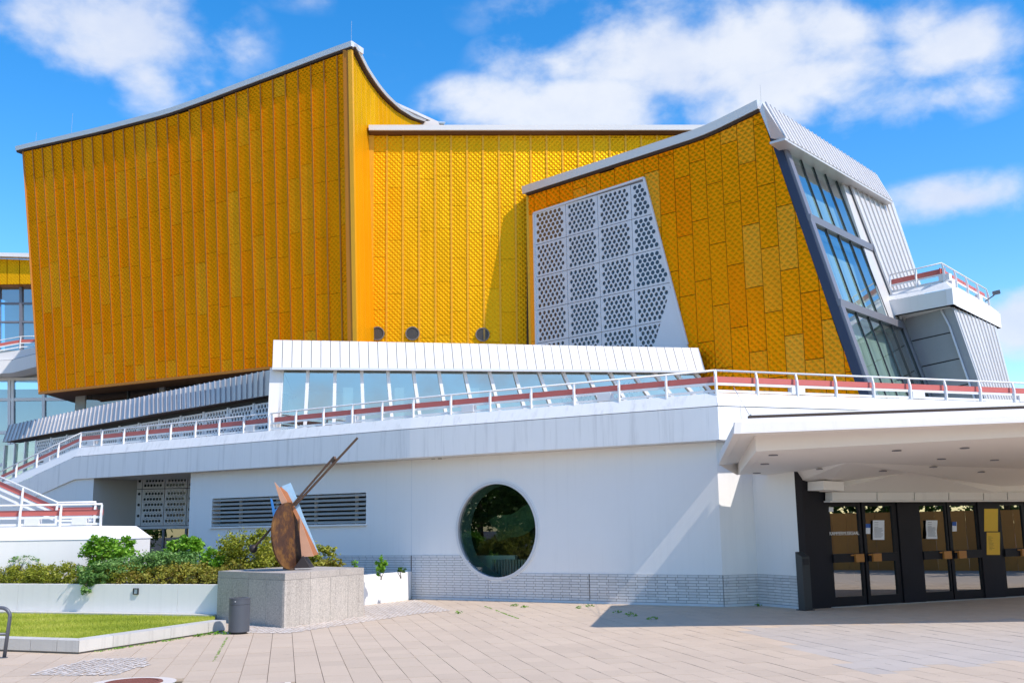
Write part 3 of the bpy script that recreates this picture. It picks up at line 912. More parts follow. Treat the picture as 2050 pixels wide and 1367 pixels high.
# louvred strip window
lw = thing('louvre_window', 'long strip window behind grey metal louvre slats', 'window', w1((l0s + l1s) / 2, lz_lo))
b = MB(); dep = .35
for (s0, z0, s1, z1) in ((l0s, lz_lo, l1s, lz_lo), (l1s, lz_lo, l1s, lz_hi), (l1s, lz_hi, l0s, lz_hi), (l0s, lz_hi, l0s, lz_lo)):
    b.poly([w1(s0, z0), w1(s1, z1), w1(s1, z1, -dep), w1(s0, z0, -dep)])
obj('reveal', b, 'white_paint', lw)
obj('backing', MB().poly([w1(l0s, lz_lo, -dep), w1(l1s, lz_lo, -dep), w1(l1s, lz_hi, -dep), w1(l0s, lz_hi, -dep)]), 'louvre_dark', lw)
for k in range(4):
    s_ = l0s + (l1s - l0s) * (k + .65) / 4.0
    obj('mullion', MB().beam(w1(s_, lz_lo, -.25), w1(s_, lz_hi, -.25), .10, .05, W1n), 'louvre_metal', lw)
ns = 7
for k in range(ns):
    z_ = lz_lo + (lz_hi - lz_lo) * (k + .5) / ns
    b = MB(); c0, c1 = w1(l0s + .02, z_, -.04), w1(l1s - .02, z_, -.04)
    q_ = [V((0, 0, -.040)) + W1n * .05, V((0, 0, -.028)) + W1n * .056, V((0, 0, .034)) - W1n * .03, V((0, 0, .022)) - W1n * .036]
    b.prism([c0 + x for x in q_], c1 - c0); obj('slat', b, 'louvre_metal', lw)
obj('sill', MB().prism([w1(l0s - .06, lz_lo - .05, .002), w1(l1s + .03, lz_lo - .05, .002), w1(l1s + .03, lz_lo, .002), w1(l0s - .06, lz_lo, .002)], W1n * .07), 'white_paint', lw)
# two small vent tiles under the soffit
for x in (868, 881):
    p = on_pl(x, 915, W1a, W1n); b = MB().prism([p + W1d * a + V((0, 0, c)) + W1n * .002 for a, c in ((-.055, -.055), (.055, -.055), (.055, .055), (-.055, .055))], W1n * .02)
    obj('vent_grille', b, 'radiator', gf)

# ------------------------------------------------------------------ recess with pier, screen and tall windows
pier_c = at_z(188, 957, ZS); pier_c.z = 0
scr_l = at_z(276, 961, ZS); scr_l.z = 0
scr_r = at_z(392, 958.5, ZS); scr_r.z = 0
scr_r = scr_l + (scr_r - scr_l) * 1.6
pier_l = pier_c - W1d * 9
up = V((0, 0, ZS + .6))
pz = thing('stair_pier', 'pale concrete pier carrying the outside stair', 'pier', pier_c)
obj('front_face', MB().poly([pier_l, pier_c, pier_c + V((0, 0, ZS)), pier_l + V((0, 0, ZS))]), 'white_paint', pz)
obj('side_face', MB().poly([pier_c, scr_l, scr_l + up, pier_c + up]), 'concrete_warm', pz)  # side of the same pier, light on it put into a darker, warmer tone
sg = thing('screen_window', 'recessed window of perforated panels above two dark tall panes', 'window', scr_l)
P = Patch(scr_l, scr_r, scr_r + up, scr_l + up)
zz = on_pl(325, 1055, scr_l, P.n).z; tz = zz / P.h
c0 = [((on_pl(x, 1000, scr_l, P.n) - scr_l).dot((scr_r - scr_l).normalized())) / P.w for x in (276, 285, 330, 377)]
wcol = c0[2] - c0[1]
t_top1 = (on_pl(325, 978, scr_l, P.n).z) / P.h
for k in range(-1, 3):
    a0 = c0[1] + k * wcol; a1 = a0 + wcol
    for (ta, tb_, ny) in ((tz + .012, t_top1, 6), (t_top1, t_top1 + .17, 4)):
        if k < 0: put_perforated(sg, P, a0, a1, ta, tb_, 6, ny, .075, cut=[(1, 0, 0)])
        else: put_perforated(sg, P, a0, a1, ta, tb_, 6, ny, .075)
obj('sill_band', MB().prism([P.pt(0, tz - .012, 0), P.pt(1, tz - .012, 0), P.pt(1, tz + .010, 0), P.pt(0, tz + .010, 0)], P.n * .06), 'perforated_white', sg)
for k in range(0, 3):
    a0 = c0[1] + k * wcol
    obj('mullion', MB().beam(P.pt(a0, 0), P.pt(a0, tz - .012), .07, .07, P.n), 'frame_grey', sg)
    obj('pane', MB().poly([P.pt(a0 + .012, .0, -.02), P.pt(a0 + wcol - .012, .0, -.02), P.pt(a0 + wcol - .012, tz - .015, -.02), P.pt(a0 + .012, tz - .015, -.02)]), 'glass_low', sg)
obj('pane', MB().poly([P.pt(-.05, .0, -.02), P.pt(c0[1] - .012, .0, -.02), P.pt(c0[1] - .012, tz - .015, -.02), P.pt(-.05, tz - .015, -.02)]), 'glass_low', sg)
b = MB(); b.poly([P.pt(-.3, 0, -1.2), P.pt(1.5, 0, -1.2), P.pt(1.5, 1.05, -1.2), P.pt(-.3, 1.05, -1.2)])
b.poly([P.pt(-.05, tz, -.03), P.pt(1.05, tz, -.03), P.pt(1.05, 1.05, -.03), P.pt(-.05, 1.05, -.03)])
obj('back_wall', b, 'room_dark', sg)

# ================================================================== TERRACE
T = at_z(1440, 880, ZS)
B2 = at_z(820, 916, ZS); B3 = at_z(380, 944.5, ZS); B4 = at_z(148, 959, ZS)
Td = (T - B3).normalized(); Tn = V((Td.y, -Td.x, 0));
if Tn.y > 0: Tn = -Tn
INS = .12
ZB = on_pl(1437, 813, T, Tn).z; ZC = on_pl(1437, 786, T - Tn * INS, Tn).z
Tr = at_z(2050, 805, ZC); Tr.z = ZS
Rd = (V((Tr.x, Tr.y, 0)) - V((T.x, T.y, 0))).normalized(); Rn = V((Rd.y, -Rd.x, 0))
if Rn.y > 0: Rn = -Rn
ZB = on_pl(1437, 813, T, Tn).z; 
ter = thing('terrace', 'white raised terrace with sloped parapet and deep shaded edge band', 'terrace', V((T.x, T.y, 0)))
print('terrace', T, B2, B3, B4, 'ZB', ZB, 'ZC', ZC, 'Tn', Tn, 'sun.Tn', Tn.dot(SUN), 'Rn', Rn.dot(SUN))
def corner(n1, n2, d):   # offset point inwards of both faces at the prow
    k = d / (1 + n1.dot(n2)); return -(n1 + n2) * k
Rend = T + Rd * 13.0
path = [B4, B3, B2, T]
def band(path_pts, nrm):
    b = MB()
    return b
zc = V((0, 0, 1))
cin = corner(Tn, Rn, INS)
# front band and sloped parapet, one part per run between the cast joints
joints_px = [957, 1355]
runs = [(B4, B3, None), (B3, B2, None), (B2, T, cin)]
for i, (a, c, ci) in enumerate(runs):
    ci = ci if ci is not None else -Tn * INS
    b = MB().prism([a, c, c + zc * (ZB - ZS), a + zc * (ZB - ZS)], -Tn * .25)
    obj('edge_band', b, 'board_white', ter)
    a2 = a - Tn * INS; c2 = c + ci
    b = MB(); q_ = [a + zc * (ZB - ZS + .015), c + zc * (ZB - ZS + .015), c2 + zc * (ZC - ZS), a2 + zc * (ZC - ZS)]
    b.poly(q_); k_ = [p - Tn * .18 for p in (q_[3], q_[2])]
    b.poly([q_[3], q_[2], k_[1], k_[0]]); b.poly([k_[0], k_[1], k_[1] - zc * .5, k_[0] - zc * .5])
    obj('parapet', b, 'board_white' if i < 2 else 'board_white', ter)
a, c = T, Rend
obj('edge_band', MB().prism([a, c, c + zc * (ZB - ZS), a + zc * (ZB - ZS)], -Rn * .25), 'white_paint', ter)
b = MB(); q_ = [a + zc * (ZB - ZS + .015) + Rn * .015, c + zc * (ZB - ZS + .015) + Rn * .015, c - Rn * INS + zc * (ZC - ZS), a + cin + zc * (ZC - ZS)]
b.poly(q_); b.poly([q_[3], q_[2], q_[2] - Rn * .18, q_[3] - Rn * .1]); b.poly([q_[0], q_[1], q_[1] - Rn * .2, q_[0] - Rn * .2])
obj('parapet', b, 'white_paint', ter)
# soffit and deck
far_r = Rend + V((0, 12, 0)); far_l = B4 + V((0, 14, 0))
obj('soffit', MB().poly([B4 + zc * .004, B3 + zc * .004, B2 + zc * .004, T + zc * .004, Rend + zc * .004, far_r + zc * .004, far_l + zc * .004]), 'soffit_white', ter)
zd = zc * (ZB - ZS - .1)
deck_poly = [p + zd for p in (B4 - Tn * .3, B3 - Tn * .3, B2 - Tn * .3, T + cin, Rend - Rn * .3)] + [far_r + zd, far_l + zd]
obj('deck', MB().poly(deck_poly), 'slab_grey', ter)
for x in joints_px:
    p = on_pl(x, interp([(820, 905), (1440, 872)], x), T, Tn)
    p0 = V((p.x, p.y, ZS + .01)); 
    obj('joint', MB().beam(p0 + Tn * .003, p0 + Tn * .003 + zc * (ZB - ZS - .02), .012, .006, Tn), 'joint_grey', ter)

# stair flight going down to the left of B4
def on_t(px, py, off=0.0): return on_pl(px, py, T + Tn * off + (B4 - T) * 0, Tn)
Bn = V(((B3 - B4).y, -(B3 - B4).x, 0)).normalized()
if Bn.y > 0: Bn = -Bn
def on_b(px, py, off=0.0): return on_pl(px, py, B4 + Bn * off, Bn)
st = thing('stair_flight', 'white outside stair flight descending from the terrace end', 'stairs', V((B4.x, B4.y, 0)))
sb0 = B4; st0 = B4 + zc * (ZB - ZS)
sb1 = on_b(73, 993); dirb = (sb1 - sb0); st1 = on_b(6, 981); dirt = (st1 - st0)
L = 6.0
kb = -L / dirb.dot((B3 - B4).normalized()); kt = -L / dirt.dot((B3 - B4).normalized())
e_b = sb0 + dirb * kb; e_t = st0 + dirt * kt
obj('edge_band', MB().prism([sb0, st0, e_t, e_b], -Bn * .25), 'board_white', st)
b = MB(); q_ = [st0 + zc * .015, e_t + zc * .015, e_t - Bn * INS + zc * (ZC - ZB), st0 - Bn * INS + zc * (ZC - ZB)]
b.poly(q_); b.poly([q_[3], q_[2], q_[2] - Bn * .2, q_[3] - Bn * .2]); obj('parapet', b, 'white_paint', st)
obj('underside', MB().poly([sb0 + zc * .002, e_b, e_b - Bn * 3, sb0 - Bn * 3 + zc * .002]), 'soffit_white', st)
for k in range(16):
    a = st0.lerp(e_t, (k + .5) / 16) - Bn * .5 - zc * .1
    obj('step', MB().prism([a, a - Bn * 2.0, a - Bn * 2.0 + (B3 - B4).normalized() * .4, a + (B3 - B4).normalized() * .4], (0, 0, -.16)), 'concrete_warm', st)

# railings -----------------------------------------------------------
def railing(name, label, pts, nrms, spacing, boxes=(), post_h=.52, group='terrace railings', boxw=.36, first_off=0.0, ends=True):
    """posts with curved tops, round handrail, red board, two flat white rails; pts run along the parapet's top"""
    rl = thing(name, label, 'railing', pts[0], group)
    H1 = post_h; zv = V((0, 0, 1))
    hand = MB(); hand.tube([p + zv * H1 + nrms[min(i, len(nrms) - 1)] * -.04 for i, p in enumerate(pts)], .024, 8)
    obj('handrail', hand, 'rail_white', rl, smooth=True)
    acc = 0
    for i in range(len(pts) - 1):
        a, c = pts[i], pts[i + 1]; nn = nrms[i]; d = c - a; L = d.length; d.normalize()
        obj('red_board', MB().prism([a + zv * (H1 * .50) - nn * .10, c + zv * (H1 * .50) - nn * .10, c + zv * (H1 * .76) - nn * .10, a + zv * (H1 * .76) - nn * .10], -nn * .03), 'red_band', rl)
        obj('middle_rail', MB().beam(a + zv * (H1 * .41) - nn * .03, c + zv * (H1 * .41) - nn * .03, .03, .055), 'rail_white', rl)
        obj('bottom_rail', MB().beam(a + zv * .05 - nn * .03, c + zv * .05 - nn * .03, .03, .055), 'rail_white', rl)
        n_p = max(1, round(L / spacing)); 
        for k in range(n_p + (1 if i == len(pts) - 2 else 0)):
            p = a + d * (L * k / n_p)
            b = MB(); w = .018
            prof = [(0, -.05), (.07, -.05), (.07, H1 * .62), (.02, H1 * .97), (-.02, H1 * .97), (.0, H1 * .6)]
            b.prism([p - d * w + nn * (x - .03) + zv * y for x, y in prof], d * (2 * w))
            obj('post', b, 'rail_white', rl)
        for f in boxes:
            s = f - acc
            if 0 < s < L:
                p = a + d * s
                b = MB().prism([p - d * (boxw / 2) + zv * (H1 * .06) + nn * .0, p + d * (boxw / 2) + zv * (H1 * .06), p + d * (boxw / 2) + zv * (H1 * .40), p - d * (boxw / 2) + zv * (H1 * .40)], -nn * .16)
                obj('step_light', b, 'box_white', rl)
        acc += L
    return rl
zt = zc * (ZC - ZS)
pf = [B4 - Bn * (INS + .04) + zt, B3 - Tn * (INS + .04) + zt, B2 - Tn * (INS + .04) + zt, T + cin * 1.1 + zt]
bx_front = [((on_pl(x, y, T - Tn * .4, Tn) - pf[0]).length) for x, y in ((175, 883), (515, 855), (722, 832), (955, 813), (1222, 789))]
bx_front[0] = .55
railing('terrace_railing', 'white railing with red board along the shaded terrace edge', pf, [Tn, Tn, Tn], 1.13, bx_front, group=None)
pr = [T + cin * 1.1 + zt, Rend - Rn * (INS + .04) + zt]
bx_r = [((on_pl(x, 776, T - Rn * .4, Rn) - pr[0]).length) for x in (1583, 1823, 2034)]
railing('terrace_railing', 'white railing with sunlit red board above the entrance canopy', pr, [Rn], 1.08, bx_r, group=None)
ps = [pf[0], pf[0] + dirt * kt]
railing('stair_railing', 'sloping white railing with red board down the upper stair flight', ps, [Bn], 1.13, [1.9], group=None)

# lower landing at the left with its own parapet and railing, and the return flight
LZ = at_y(207, 1050, 25.5)
ln_d = V((1, -.05, 0)).normalized()
Ly = 25.4
la = at_y(208, 1052, Ly); lb = at_y(232, 1078, Ly - .35); lz1 = la.z
ld = thing('stair_landing', 'bright white parapet block of the lower stair landing', 'landing', V((la.x, la.y, 0)))
left = V((-7, 0, 0))
z_mid = lb.z
q0 = V((lb.x, Ly - .35, z_mid)); 
b = MB().poly([q0 + left, q0, V((la.x, Ly + .05, lz1)), V((la.x, Ly + .05, lz1)) + left])
b.poly([V((la.x, Ly + .05, lz1)) + left, V((la.x, Ly + .05, lz1)), V((la.x, Ly + .3, lz1)), V((la.x, Ly + .3, lz1)) + left])
b.poly([q0, V((lb.x, Ly + 2.2, z_mid)), V((la.x, Ly + 2.2, lz1)), V((la.x, Ly + .05, lz1))])
obj('parapet', b, 'white_paint', ld)
q1 = q0 + V((-.02, .02, -.008))
b = MB().prism([q1 + left, q1, V((q1.x, q1.y, .3)), V((q1.x, q1.y, .3)) + left], (0, 2.4, 0))
obj('wall', b, 'white_paint', ld)
pl = [V((la.x, Ly + .1, lz1)) + left, V((la.x - .12, Ly + .1, lz1))]
railing('landing_railing', 'white railing with bright red board on the lower landing', pl, [V((0, -1, 0))], 1.02, [5.2, 6.35], group=None)
f0 = at_y(112, 1046, 27.4); f1 = at_y(-25, 985, 27.4)
railing('return_stair_railing', 'white railing slanting down behind the landing railing', [f1, f0, f0 + V((1.0, 0, 0))], [V((0, -1, 0)), V((0, -1, 0))], 1.2, group=None)

# ================================================================== GREAT HALL (left, gold)
def body(pts_front, back, name, parent, m='dark_core', off=.0):
    """closed volume behind a facade outline"""
    return obj(name, MB().prism(pts_front, back), m, parent)
HZ = (at_z(545, 736, 7.82) - CAM).y
h_bl = at_z(80, 787, 7.82); h_b1 = at_z(545, 736, 7.82)
h_br = on_pl(714, 700, h_bl, V(((h_b1 - h_bl).y, -(h_b1 - h_bl).x, 0)).normalized()); h_br.z = 7.82
h_br = h_bl + (h_b1 - h_bl).normalized() * (h_br - h_bl).dot((h_b1 - h_bl).normalized())
# the lower edge keeps its level; the wall leans out a little towards the top
h_tl = at_y(47, 296, h_bl.y - .65); h_tr = at_y(703, 98, h_br.y - .65)
PH = Patch(h_bl, h_br, h_tr, h_tl)
hall = thing('concert_hall', 'large concert hall clad in dark amber stamped metal panels with swept roof edge', 'building', V((h_br.x, h_br.y, 0)))
roof_line = [(30, 309), (47, 305), (120, 289), (200, 271), (270, 253), (325, 239), (345, 233), (400, 214), (470, 188), (560, 155), (640, 125), (703, 102), (720, 96)]
top_h = lambda a: PH.t_of_y(a, roof_line)
tb_h = lambda a: 0.0
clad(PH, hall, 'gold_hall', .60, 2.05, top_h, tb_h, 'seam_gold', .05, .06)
N = 24
crest = [PH.pt(k / N, top_h(k / N)) for k in range(N + 1)]
hb = (h_br - h_bl).cross(V((0, 0, 1))); hin = -V((PH.n.x, PH.n.y, 0)).normalized()
# body of the hall
SL0 = PH.pt(1, 0); SL1 = crest[-1]
back = V((0, 16, 0))
b = MB(); ring_f = [PH.pt(0, 0, -.03), PH.pt(1, 0, -.03)] + [PH.pt(k / N, top_h(k / N), -.03) for k in range(N, -1, -1)]
b.prism([p - PH.n * .02 for p in ring_f], back)
obj('core', b, 'dark_gap', hall)
hd = (h_br - h_bl).normalized()
ext = [crest[0] - hd * .35] + crest[1:-1] + [crest[-1] + hd * .12]
obj('coping', sweep([p + V((0, 0, .09)) for p in ext], [(.16, 0), (.19, .19), (.12, .22), (-.6, .22), (-.6, 0)], -hin), 'coping_metal', hall)
obj('eaves', sweep([p + V((0, 0, .02)) for p in ext], [(.10, 0), (.12, .085), (-.3, .085), (-.3, 0)], -hin), 'dark_soffit', hall)  # eaves strip coloured near black for the shadow gap below the coping
for (x, hgt) in ((75, .5), (142, 1.0), (700, .9)):
    p = min(crest, key=lambda q: abs(proj(q)[0] - x)) + V((0, 0, .28)); obj('lightning_rod', MB().tube([p, p + V((0, 0, hgt))], .006, 5), 'rod_metal', hall)
obj('lower_edge', MB().beam(PH.pt(0, 0, .03), PH.pt(1, 0, .03), .10, .10), 'seam_gold', hall)
obj('corner_batten', MB().beam(PH.pt(0, 0, .03), PH.pt(0, top_h(0), .03), .08, .08), 'seam_gold', hall)
obj('corner_batten', MB().beam(PH.pt(1, 0, .04), PH.pt(1, top_h(1), .04), .16, .12), 'seam_gold_light', hall)
# narrow sunlit return face, running back behind the link wing
sx0 = PH.pt(1, 0) + PH.n * .05; sx1 = PH.pt(1, top_h(1)) + PH.n * .05
yb = sx0.y + 15
bb = at_y(900, 640, yb); bb.z = sx0.z; bt = at_y(882, 238, yb)
PS = Patch(sx0, bb, bt + V((0, 0, 0)), sx1)
curve = [(700, 96), (706, 108), (722, 140), (742, 171), (762, 196), (790, 222), (820, 240), (850, 250), (885, 252)]
top_s = lambda a: min(1.0, PS.t_of_y(a, curve)) if a > 0 else PS.t_of_y(.001, curve)
clad(PS, hall, 'gold_sunlit', .60, 40.0, top_s, lambda a: 0.0, 'seam_gold_light', .03, .03)
N2 = 22
cs = [PS.pt(k / N2, top_s(k / N2)) for k in range(N2 + 1)]
obj('coping', sweep([p + V((0, 0, .07)) for p in cs], [(.22, 0), (.26, .10), (.18, .13), (-.3, .13), (-.3, 0)], PS.n), 'coping_metal', hall)
obj('eaves', sweep([p + V((0, 0, .02)) for p in cs], [(.16, 0), (.2, .065), (-.2, .065), (-.2, 0)], PS.n), 'dark_soffit', hall)  # shade under the coping put into the dark colour
b = MB(); f = [PS.pt(0, 0, -.04), PS.pt(1, 0, -.04)] + [p - PS.n * .04 for p in reversed(cs)]
b.prism(f, -PS.n * .25); obj('core', b, 'seam_gold', hall)
# white louvred roof light behind the swept edge
yl = at_y(820, 230, cs[12].y + 2.5).y
def L_(x, y, d=0): return at_y(x, y, yl + d)
rl_ = thing('roof_louvre', 'white crescent shaped roof louvre behind the swept hall roof', 'roof louvre', L_(820, 250))
up_e = [(756, 188), (790, 204), (830, 222), (876, 243)]; up_i = [(770, 203), (800, 214), (835, 229), (862, 242)]
obj('upper_beam', MB().prism([L_(*p) for p in up_e] + [L_(*p) for p in reversed(up_i)], (0, 1.0, 0)), 'coping_white', rl_)
lo_i = [(770, 203), (785, 222), (800, 233), (820, 241), (842, 244), (862, 242), (876, 243)]; lo_o = [(756, 188), (772, 216), (790, 234), (812, 247), (838, 252), (862, 252), (880, 250)]
obj('lower_beam', MB().prism([L_(*p) for p in lo_i] + [L_(*p) for p in reversed(lo_o)], (0, 1.0, 0)), 'coping_white', rl_)
obj('grille', MB().poly([L_(x, y, .5) for x, y in ((768, 200), (862, 242), (842, 246), (812, 242), (790, 228))]), 'vent_metal', rl_)
for x, y0, y1 in ((803, 216, 234), (841, 232, 244)): obj('stay', MB().beam(L_(x, y0, .4), L_(x, y1, .4), .06, .06), 'coping_white', rl_)

# glazing and columns under the hall
uh = thing('hall_undercroft', 'dark recessed windows and concrete columns under the amber hall', 'window band', V((-14, 44, 5)))
g0 = h_bl - PH.n * 1.6 - hd * 0; g1 = h_br - PH.n * 1.6
Pu = Patch(g0 + V((0, 0, -3.2)), g1 + V((0, 0, -3.2)), g1 + V((0, 0, .2)), g0 + V((0, 0, .2)))
cols_px = [(152, 172), (318, 330), (392, 402)]
obj('back_wall', MB().poly([Pu.pt(.06, 0, -.8), Pu.pt(1, 0, -.8), Pu.pt(1, 1, -.8), Pu.pt(.06, 1, -.8)]), 'room_dark', uh)
def a_of(px):
    lo, hi = -.2, 1.2
    for _ in range(40):
        m_ = (lo + hi) / 2
        if proj(Pu.pt(m_, .9))[0] < px: lo = m_
        else: hi = m_
    return lo
for x0, x1 in cols_px:
    a0, a1 = a_of(x0), a_of(x1)
    obj('column', MB().prism([Pu.pt(a0, 0, .02), Pu.pt(a1, 0, .02), Pu.pt(a1, 1, .02), Pu.pt(a0, 1, .02)], -Pu.n * .35), 'concrete_warm', uh)
edges = [a_of(x) for x in (172, 258, 318, 330, 392, 470, 550, 640)]
for a0, a1 in zip(edges, edges[1:]):
    if a1 - a0 < .03: continue
    obj('pane', MB().poly([Pu.pt(a0 + .003, 0), Pu.pt(a1 - .003, 0), Pu.pt(a1 - .003, .97), Pu.pt(a0 + .003, .97)]), 'glass_low', uh)
    obj('mullion', MB().beam(Pu.pt(a1, 0, .03), Pu.pt(a1, 1, .03), .08, .06, Pu.n), 'mullion_dark', uh)
obj('soffit', MB().poly([h_bl + V((0, 0, -.02)), h_br + V((0, 0, -.02)), h_br - PH.n * 4 + V((0, 0, -.02)), h_bl - PH.n * 4 + V((0, 0, -.02))]), 'dark_gap', hall)

# ================================================================== LINK WING (centre, sunlit yellow)
c_tl = at_y(743, 272, 38.06); c_tr = at_y(1440, 276, 38.6); c_bl = at_y(741, 700, 38.62); c_br = at_y(1446, 700, 39.16)
c_tr.z = c_tl.z; kk_ = (c_tl - c_bl) * (1.0 / (c_tl.z - c_bl.z)); zb = c_bl.z - 1.0
c_bl = c_bl - kk_ * 1.0; c_br = c_tr - kk_ * (c_tr.z - zb)
PL = Patch(c_bl, c_br, c_tr, c_tl)
link = thing('link_wing', 'sunlit yellow wall of stamped metal panels between the two halls', 'building', V((c_bl.x, c_bl.y, 0)))
clad(PL, link, 'gold_sunlit', .63, 2.05, lambda a: 1.0, lambda a: 0.0, 'seam_gold_light', .07, .06)
obj('core', MB().prism([PL.pt(-.0, 0, -.02), PL.pt(1, 0, -.02), PL.pt(1, 1.02, -.02), PL.pt(0, 1.02, -.02)], V((0, 6, 0))), 'seam_gold', link)
obj('corner_batten', MB().beam(PL.pt(0, 0, .03), PL.pt(0, 1, .03), .22, .07, PL.n), 'seam_gold_light', link)
p0, p1 = PL.pt(-.004, 1.0), PL.pt(1.0, 1.0)
obj('coping', sweep([p0 + V((0, 0, .10)), p1 + V((0, 0, .10))], [(.40, 0), (.42, .20), (.3, .24), (-.7, .24), (-.7, 0)], PL.n), 'coping_white', link)
obj('eaves', sweep([p0 + V((0, 0, .0)), p1 + V((0, 0, .0))], [(.16, 0), (.26, .10), (-.2, .10), (-.2, 0)], PL.n), 'dark_gap', link)  # dark colour carries the shade under the coping
for x, y, vl in ((756, 668, 'round grey vent grille in the yellow wall next to the amber hall corner'), (826, 668, 'round grey vent grille, the middle one along the foot of the yellow wall'), (966, 670, 'round grey vent grille standing apart, towards the perforated screen')):
    c = on_pl(x, y, PL.bl, PL.n); e = (PL.br - PL.bl).normalized()
    vt = thing('vent', vl, 'vent', c + V((0, 0, -.26)), 'round vents in the yellow wall')
    obj('rim', MB().ring(c + PL.n * .03, e, (0, 0, 1), .225, .265, PL.n * .07, 28), 'vent_metal', vt)
    obj('backing', MB().disc(c + PL.n * .045, e, (0, 0, 1), .23, 24), 'louvre_dark', vt)
    b = MB()
    for k in range(-6, 7):
        l_ = math.sqrt(.22 ** 2 - (k * .034) ** 2); b.beam(c + PL.n * .065 + e * (k * .034) - V((0, 0, l_)), c + PL.n * .065 + e * (k * .034) + V((0, 0, l_)), .014, .02, PL.n)
    obj('grille', b, 'vent_metal', vt)

# ================================================================== CHAMBER HALL WING (right, gold with perforated screen)
th = math.radians(43.5); Y0 = 38.64
gd = V((math.cos(th), -math.sin(th), 0)); gn = V((-math.sin(th), -math.cos(th), 0)); gp = V((0, Y0, 0))
def G(px, py, off=0.0): return on_pl(px, py, gp + gn * off, gn)
wing = thing('chamber_hall', 'gold panelled chamber hall wing with perforated screen and slanting glass side', 'building', V((G(1400, 740).x, G(1400, 740).y, 0)))
g_tl = G(1058, 392); g_bot_z = G(1720, 800).z - 1.0
sL = (g_tl - gp).dot(gd); sR = (G(1760, 800) - gp).dot(gd) + .3
def gs(s, z): return gp + gd * s + V((0, 0, z))
zt_ = 14.6
PG = Patch(gs(sL, g_bot_z), gs(sR, g_bot_z), gs(sR, zt_), gs(sL, zt_))
def g_at(px, py):
    p = G(px, py); return ((p - gp).dot(gd) - sL) / PG.w, (p.z - g_bot_z) / PG.h
line_g = [(1050, 395), (1058, 392.5), (1400, 283), (1430, 271), (1455, 259), (1520, 227), (1600, 186)]
top_g = lambda a: PG.t_of_y(a, line_g)
A_, T_ = g_at(1523, 222); A2_, T2_ = g_at(1720, 788)
def halfplane(p, q, inside_pt):
    a, b_ = q[1] - p[1], -(q[0] - p[0]); c = -(a * p[0] + b_ * p[1])
    s = a * inside_pt[0] + b_ * inside_pt[1] + c
    k = 1 if s > 0 else -1
    n_ = math.hypot(a, b_) ; return (k * a / n_, k * b_ / n_, k * c / n_)
right_edge = halfplane((A_, T_), (A2_, T2_), (.2, .3))
# perforated screen area
sTL = g_at(1071, 428); sTR = g_at(1291, 357); sBR = g_at(1378, 690)
scr_top = halfplane(sTL, sTR, (sTL[0] + .1, 0)); scr_right = halfplane(sTR, sBR, (sTL[0] + .05, sTL[1] - .2))
scr_top_o = tuple(-x for x in scr_top); scr_right_o = tuple(-x for x in scr_right)
def excl(q, a0, a1):
    am = (a0 + a1) / 2
    if am < sTR[0] - 1e-6: return clip(q, *scr_top_o)
    return clip(q, *scr_right_o)
offs = lambda i: [.1, .55, .35, .8, .2, .62, .05, .45, .85, .3][i % 10]
nl_ = 8; nr_ = round((1 - sTR[0]) * PG.w / .60)
w_edges = [0.0, sTL[0] * .98] + [sTL[0] * .98 + (sTR[0] - sTL[0] * .98) * k / nl_ for k in range(1, nl_ + 1)] + [sTR[0] + (1 - sTR[0]) * k / nr_ for k in range(1, nr_ + 1)]
clad(PG, wing, 'gold_wing', .59, 2.02, top_g, lambda a: 0.0, 'dark_gap', .02, .006, half=[right_edge], excl=excl, offs=offs, edges=w_edges, gap=.011)
# narrow plain strip left of the screen
ls = halfplane(sTL, (sTL[0], 0), (0, .2))
for ta, tb_ in ((0, .18), (.18, .42), (.42, .9)):
    q = [(0.0, ta), (sTL[0] - .001, ta), (sTL[0] - .001, tb_), (0.0, tb_)]; q = clip(q, *scr_top)
    if len(q) > 2: uv_panel(PG, q, 'panel', 'seam_gold_light', wing)
NG = 20
a_end = A_
cg = [PG.pt(a_end * k / NG, top_g(a_end * k / NG)) for k in range(NG + 1)]
low = [PG.pt(0, 0), PG.pt(A2_ + (A2_ - A_) * (T2_ / max(.01, T_ - T2_)), 0)]
b = MB().prism([p - gn * .06 for p in low + list(reversed(cg))], V((-.25, 1, 0)) * 4.5); obj('core', b, 'dark_core', wing)
obj('corner_batten', MB().beam(PG.pt(-.003, 0), PG.pt(-.003, top_g(0)), .12, .12), 'seam_gold_light', wing)
obj('coping', sweep([p + V((0, 0, .10)) for p in [cg[0] - gd * .15] + cg[1:]], [(.18, -.02), (.22, .26), (.05, .30), (-.6, .30), (-.6, 0)], gn), 'coping_metal', wing)
obj('eaves', sweep([p + V((0, 0, .0)) for p in cg], [(.10, 0), (.14, .09), (-.2, .09), (-.2, 0)], gn), 'dark_soffit', wing)  # shadow gap below the wing's coping, coloured dark
# the screen: a grid of perforated panels
screen = thing('perforated_screen', 'pale grey screen of perforated panels with round glass lenses in the gold wall', 'screen', G(1200, 690))
cols = [g_at(x, 480)[0] for x in (1072, 1135.5, 1200, 1268)]; cols.append(cols[-1] + (cols[-1] - cols[-2]) * 1.0); cols.append(cols[-1] + .4 * (cols[-1] - cols[-2]))
zrow = [G(1100, y).z for y in (408, 487, 549, 608)]
pitch_z = (zrow[1] - zrow[3]) / 2
z_ = G(1140, 410).z; rows = []
z_top_s = (G(1073, 427).z + G(1288, 358.5).z) / 2 - .05
pitch_z = (G(1074, 427).z - G(1078, 688).z) / 4
rows = [(z_top_s - pitch_z * k - g_bot_z) / PG.h for k in range(6, -1, -1)]
cut = [scr_top, scr_right]
bl_line = g_at(1312, 690); bl_top = g_at(1346, 572)
blank = halfplane(bl_line, bl_top, (sTL[0] + .05, bl_line[1])); blank_o = tuple(-x for x in blank)
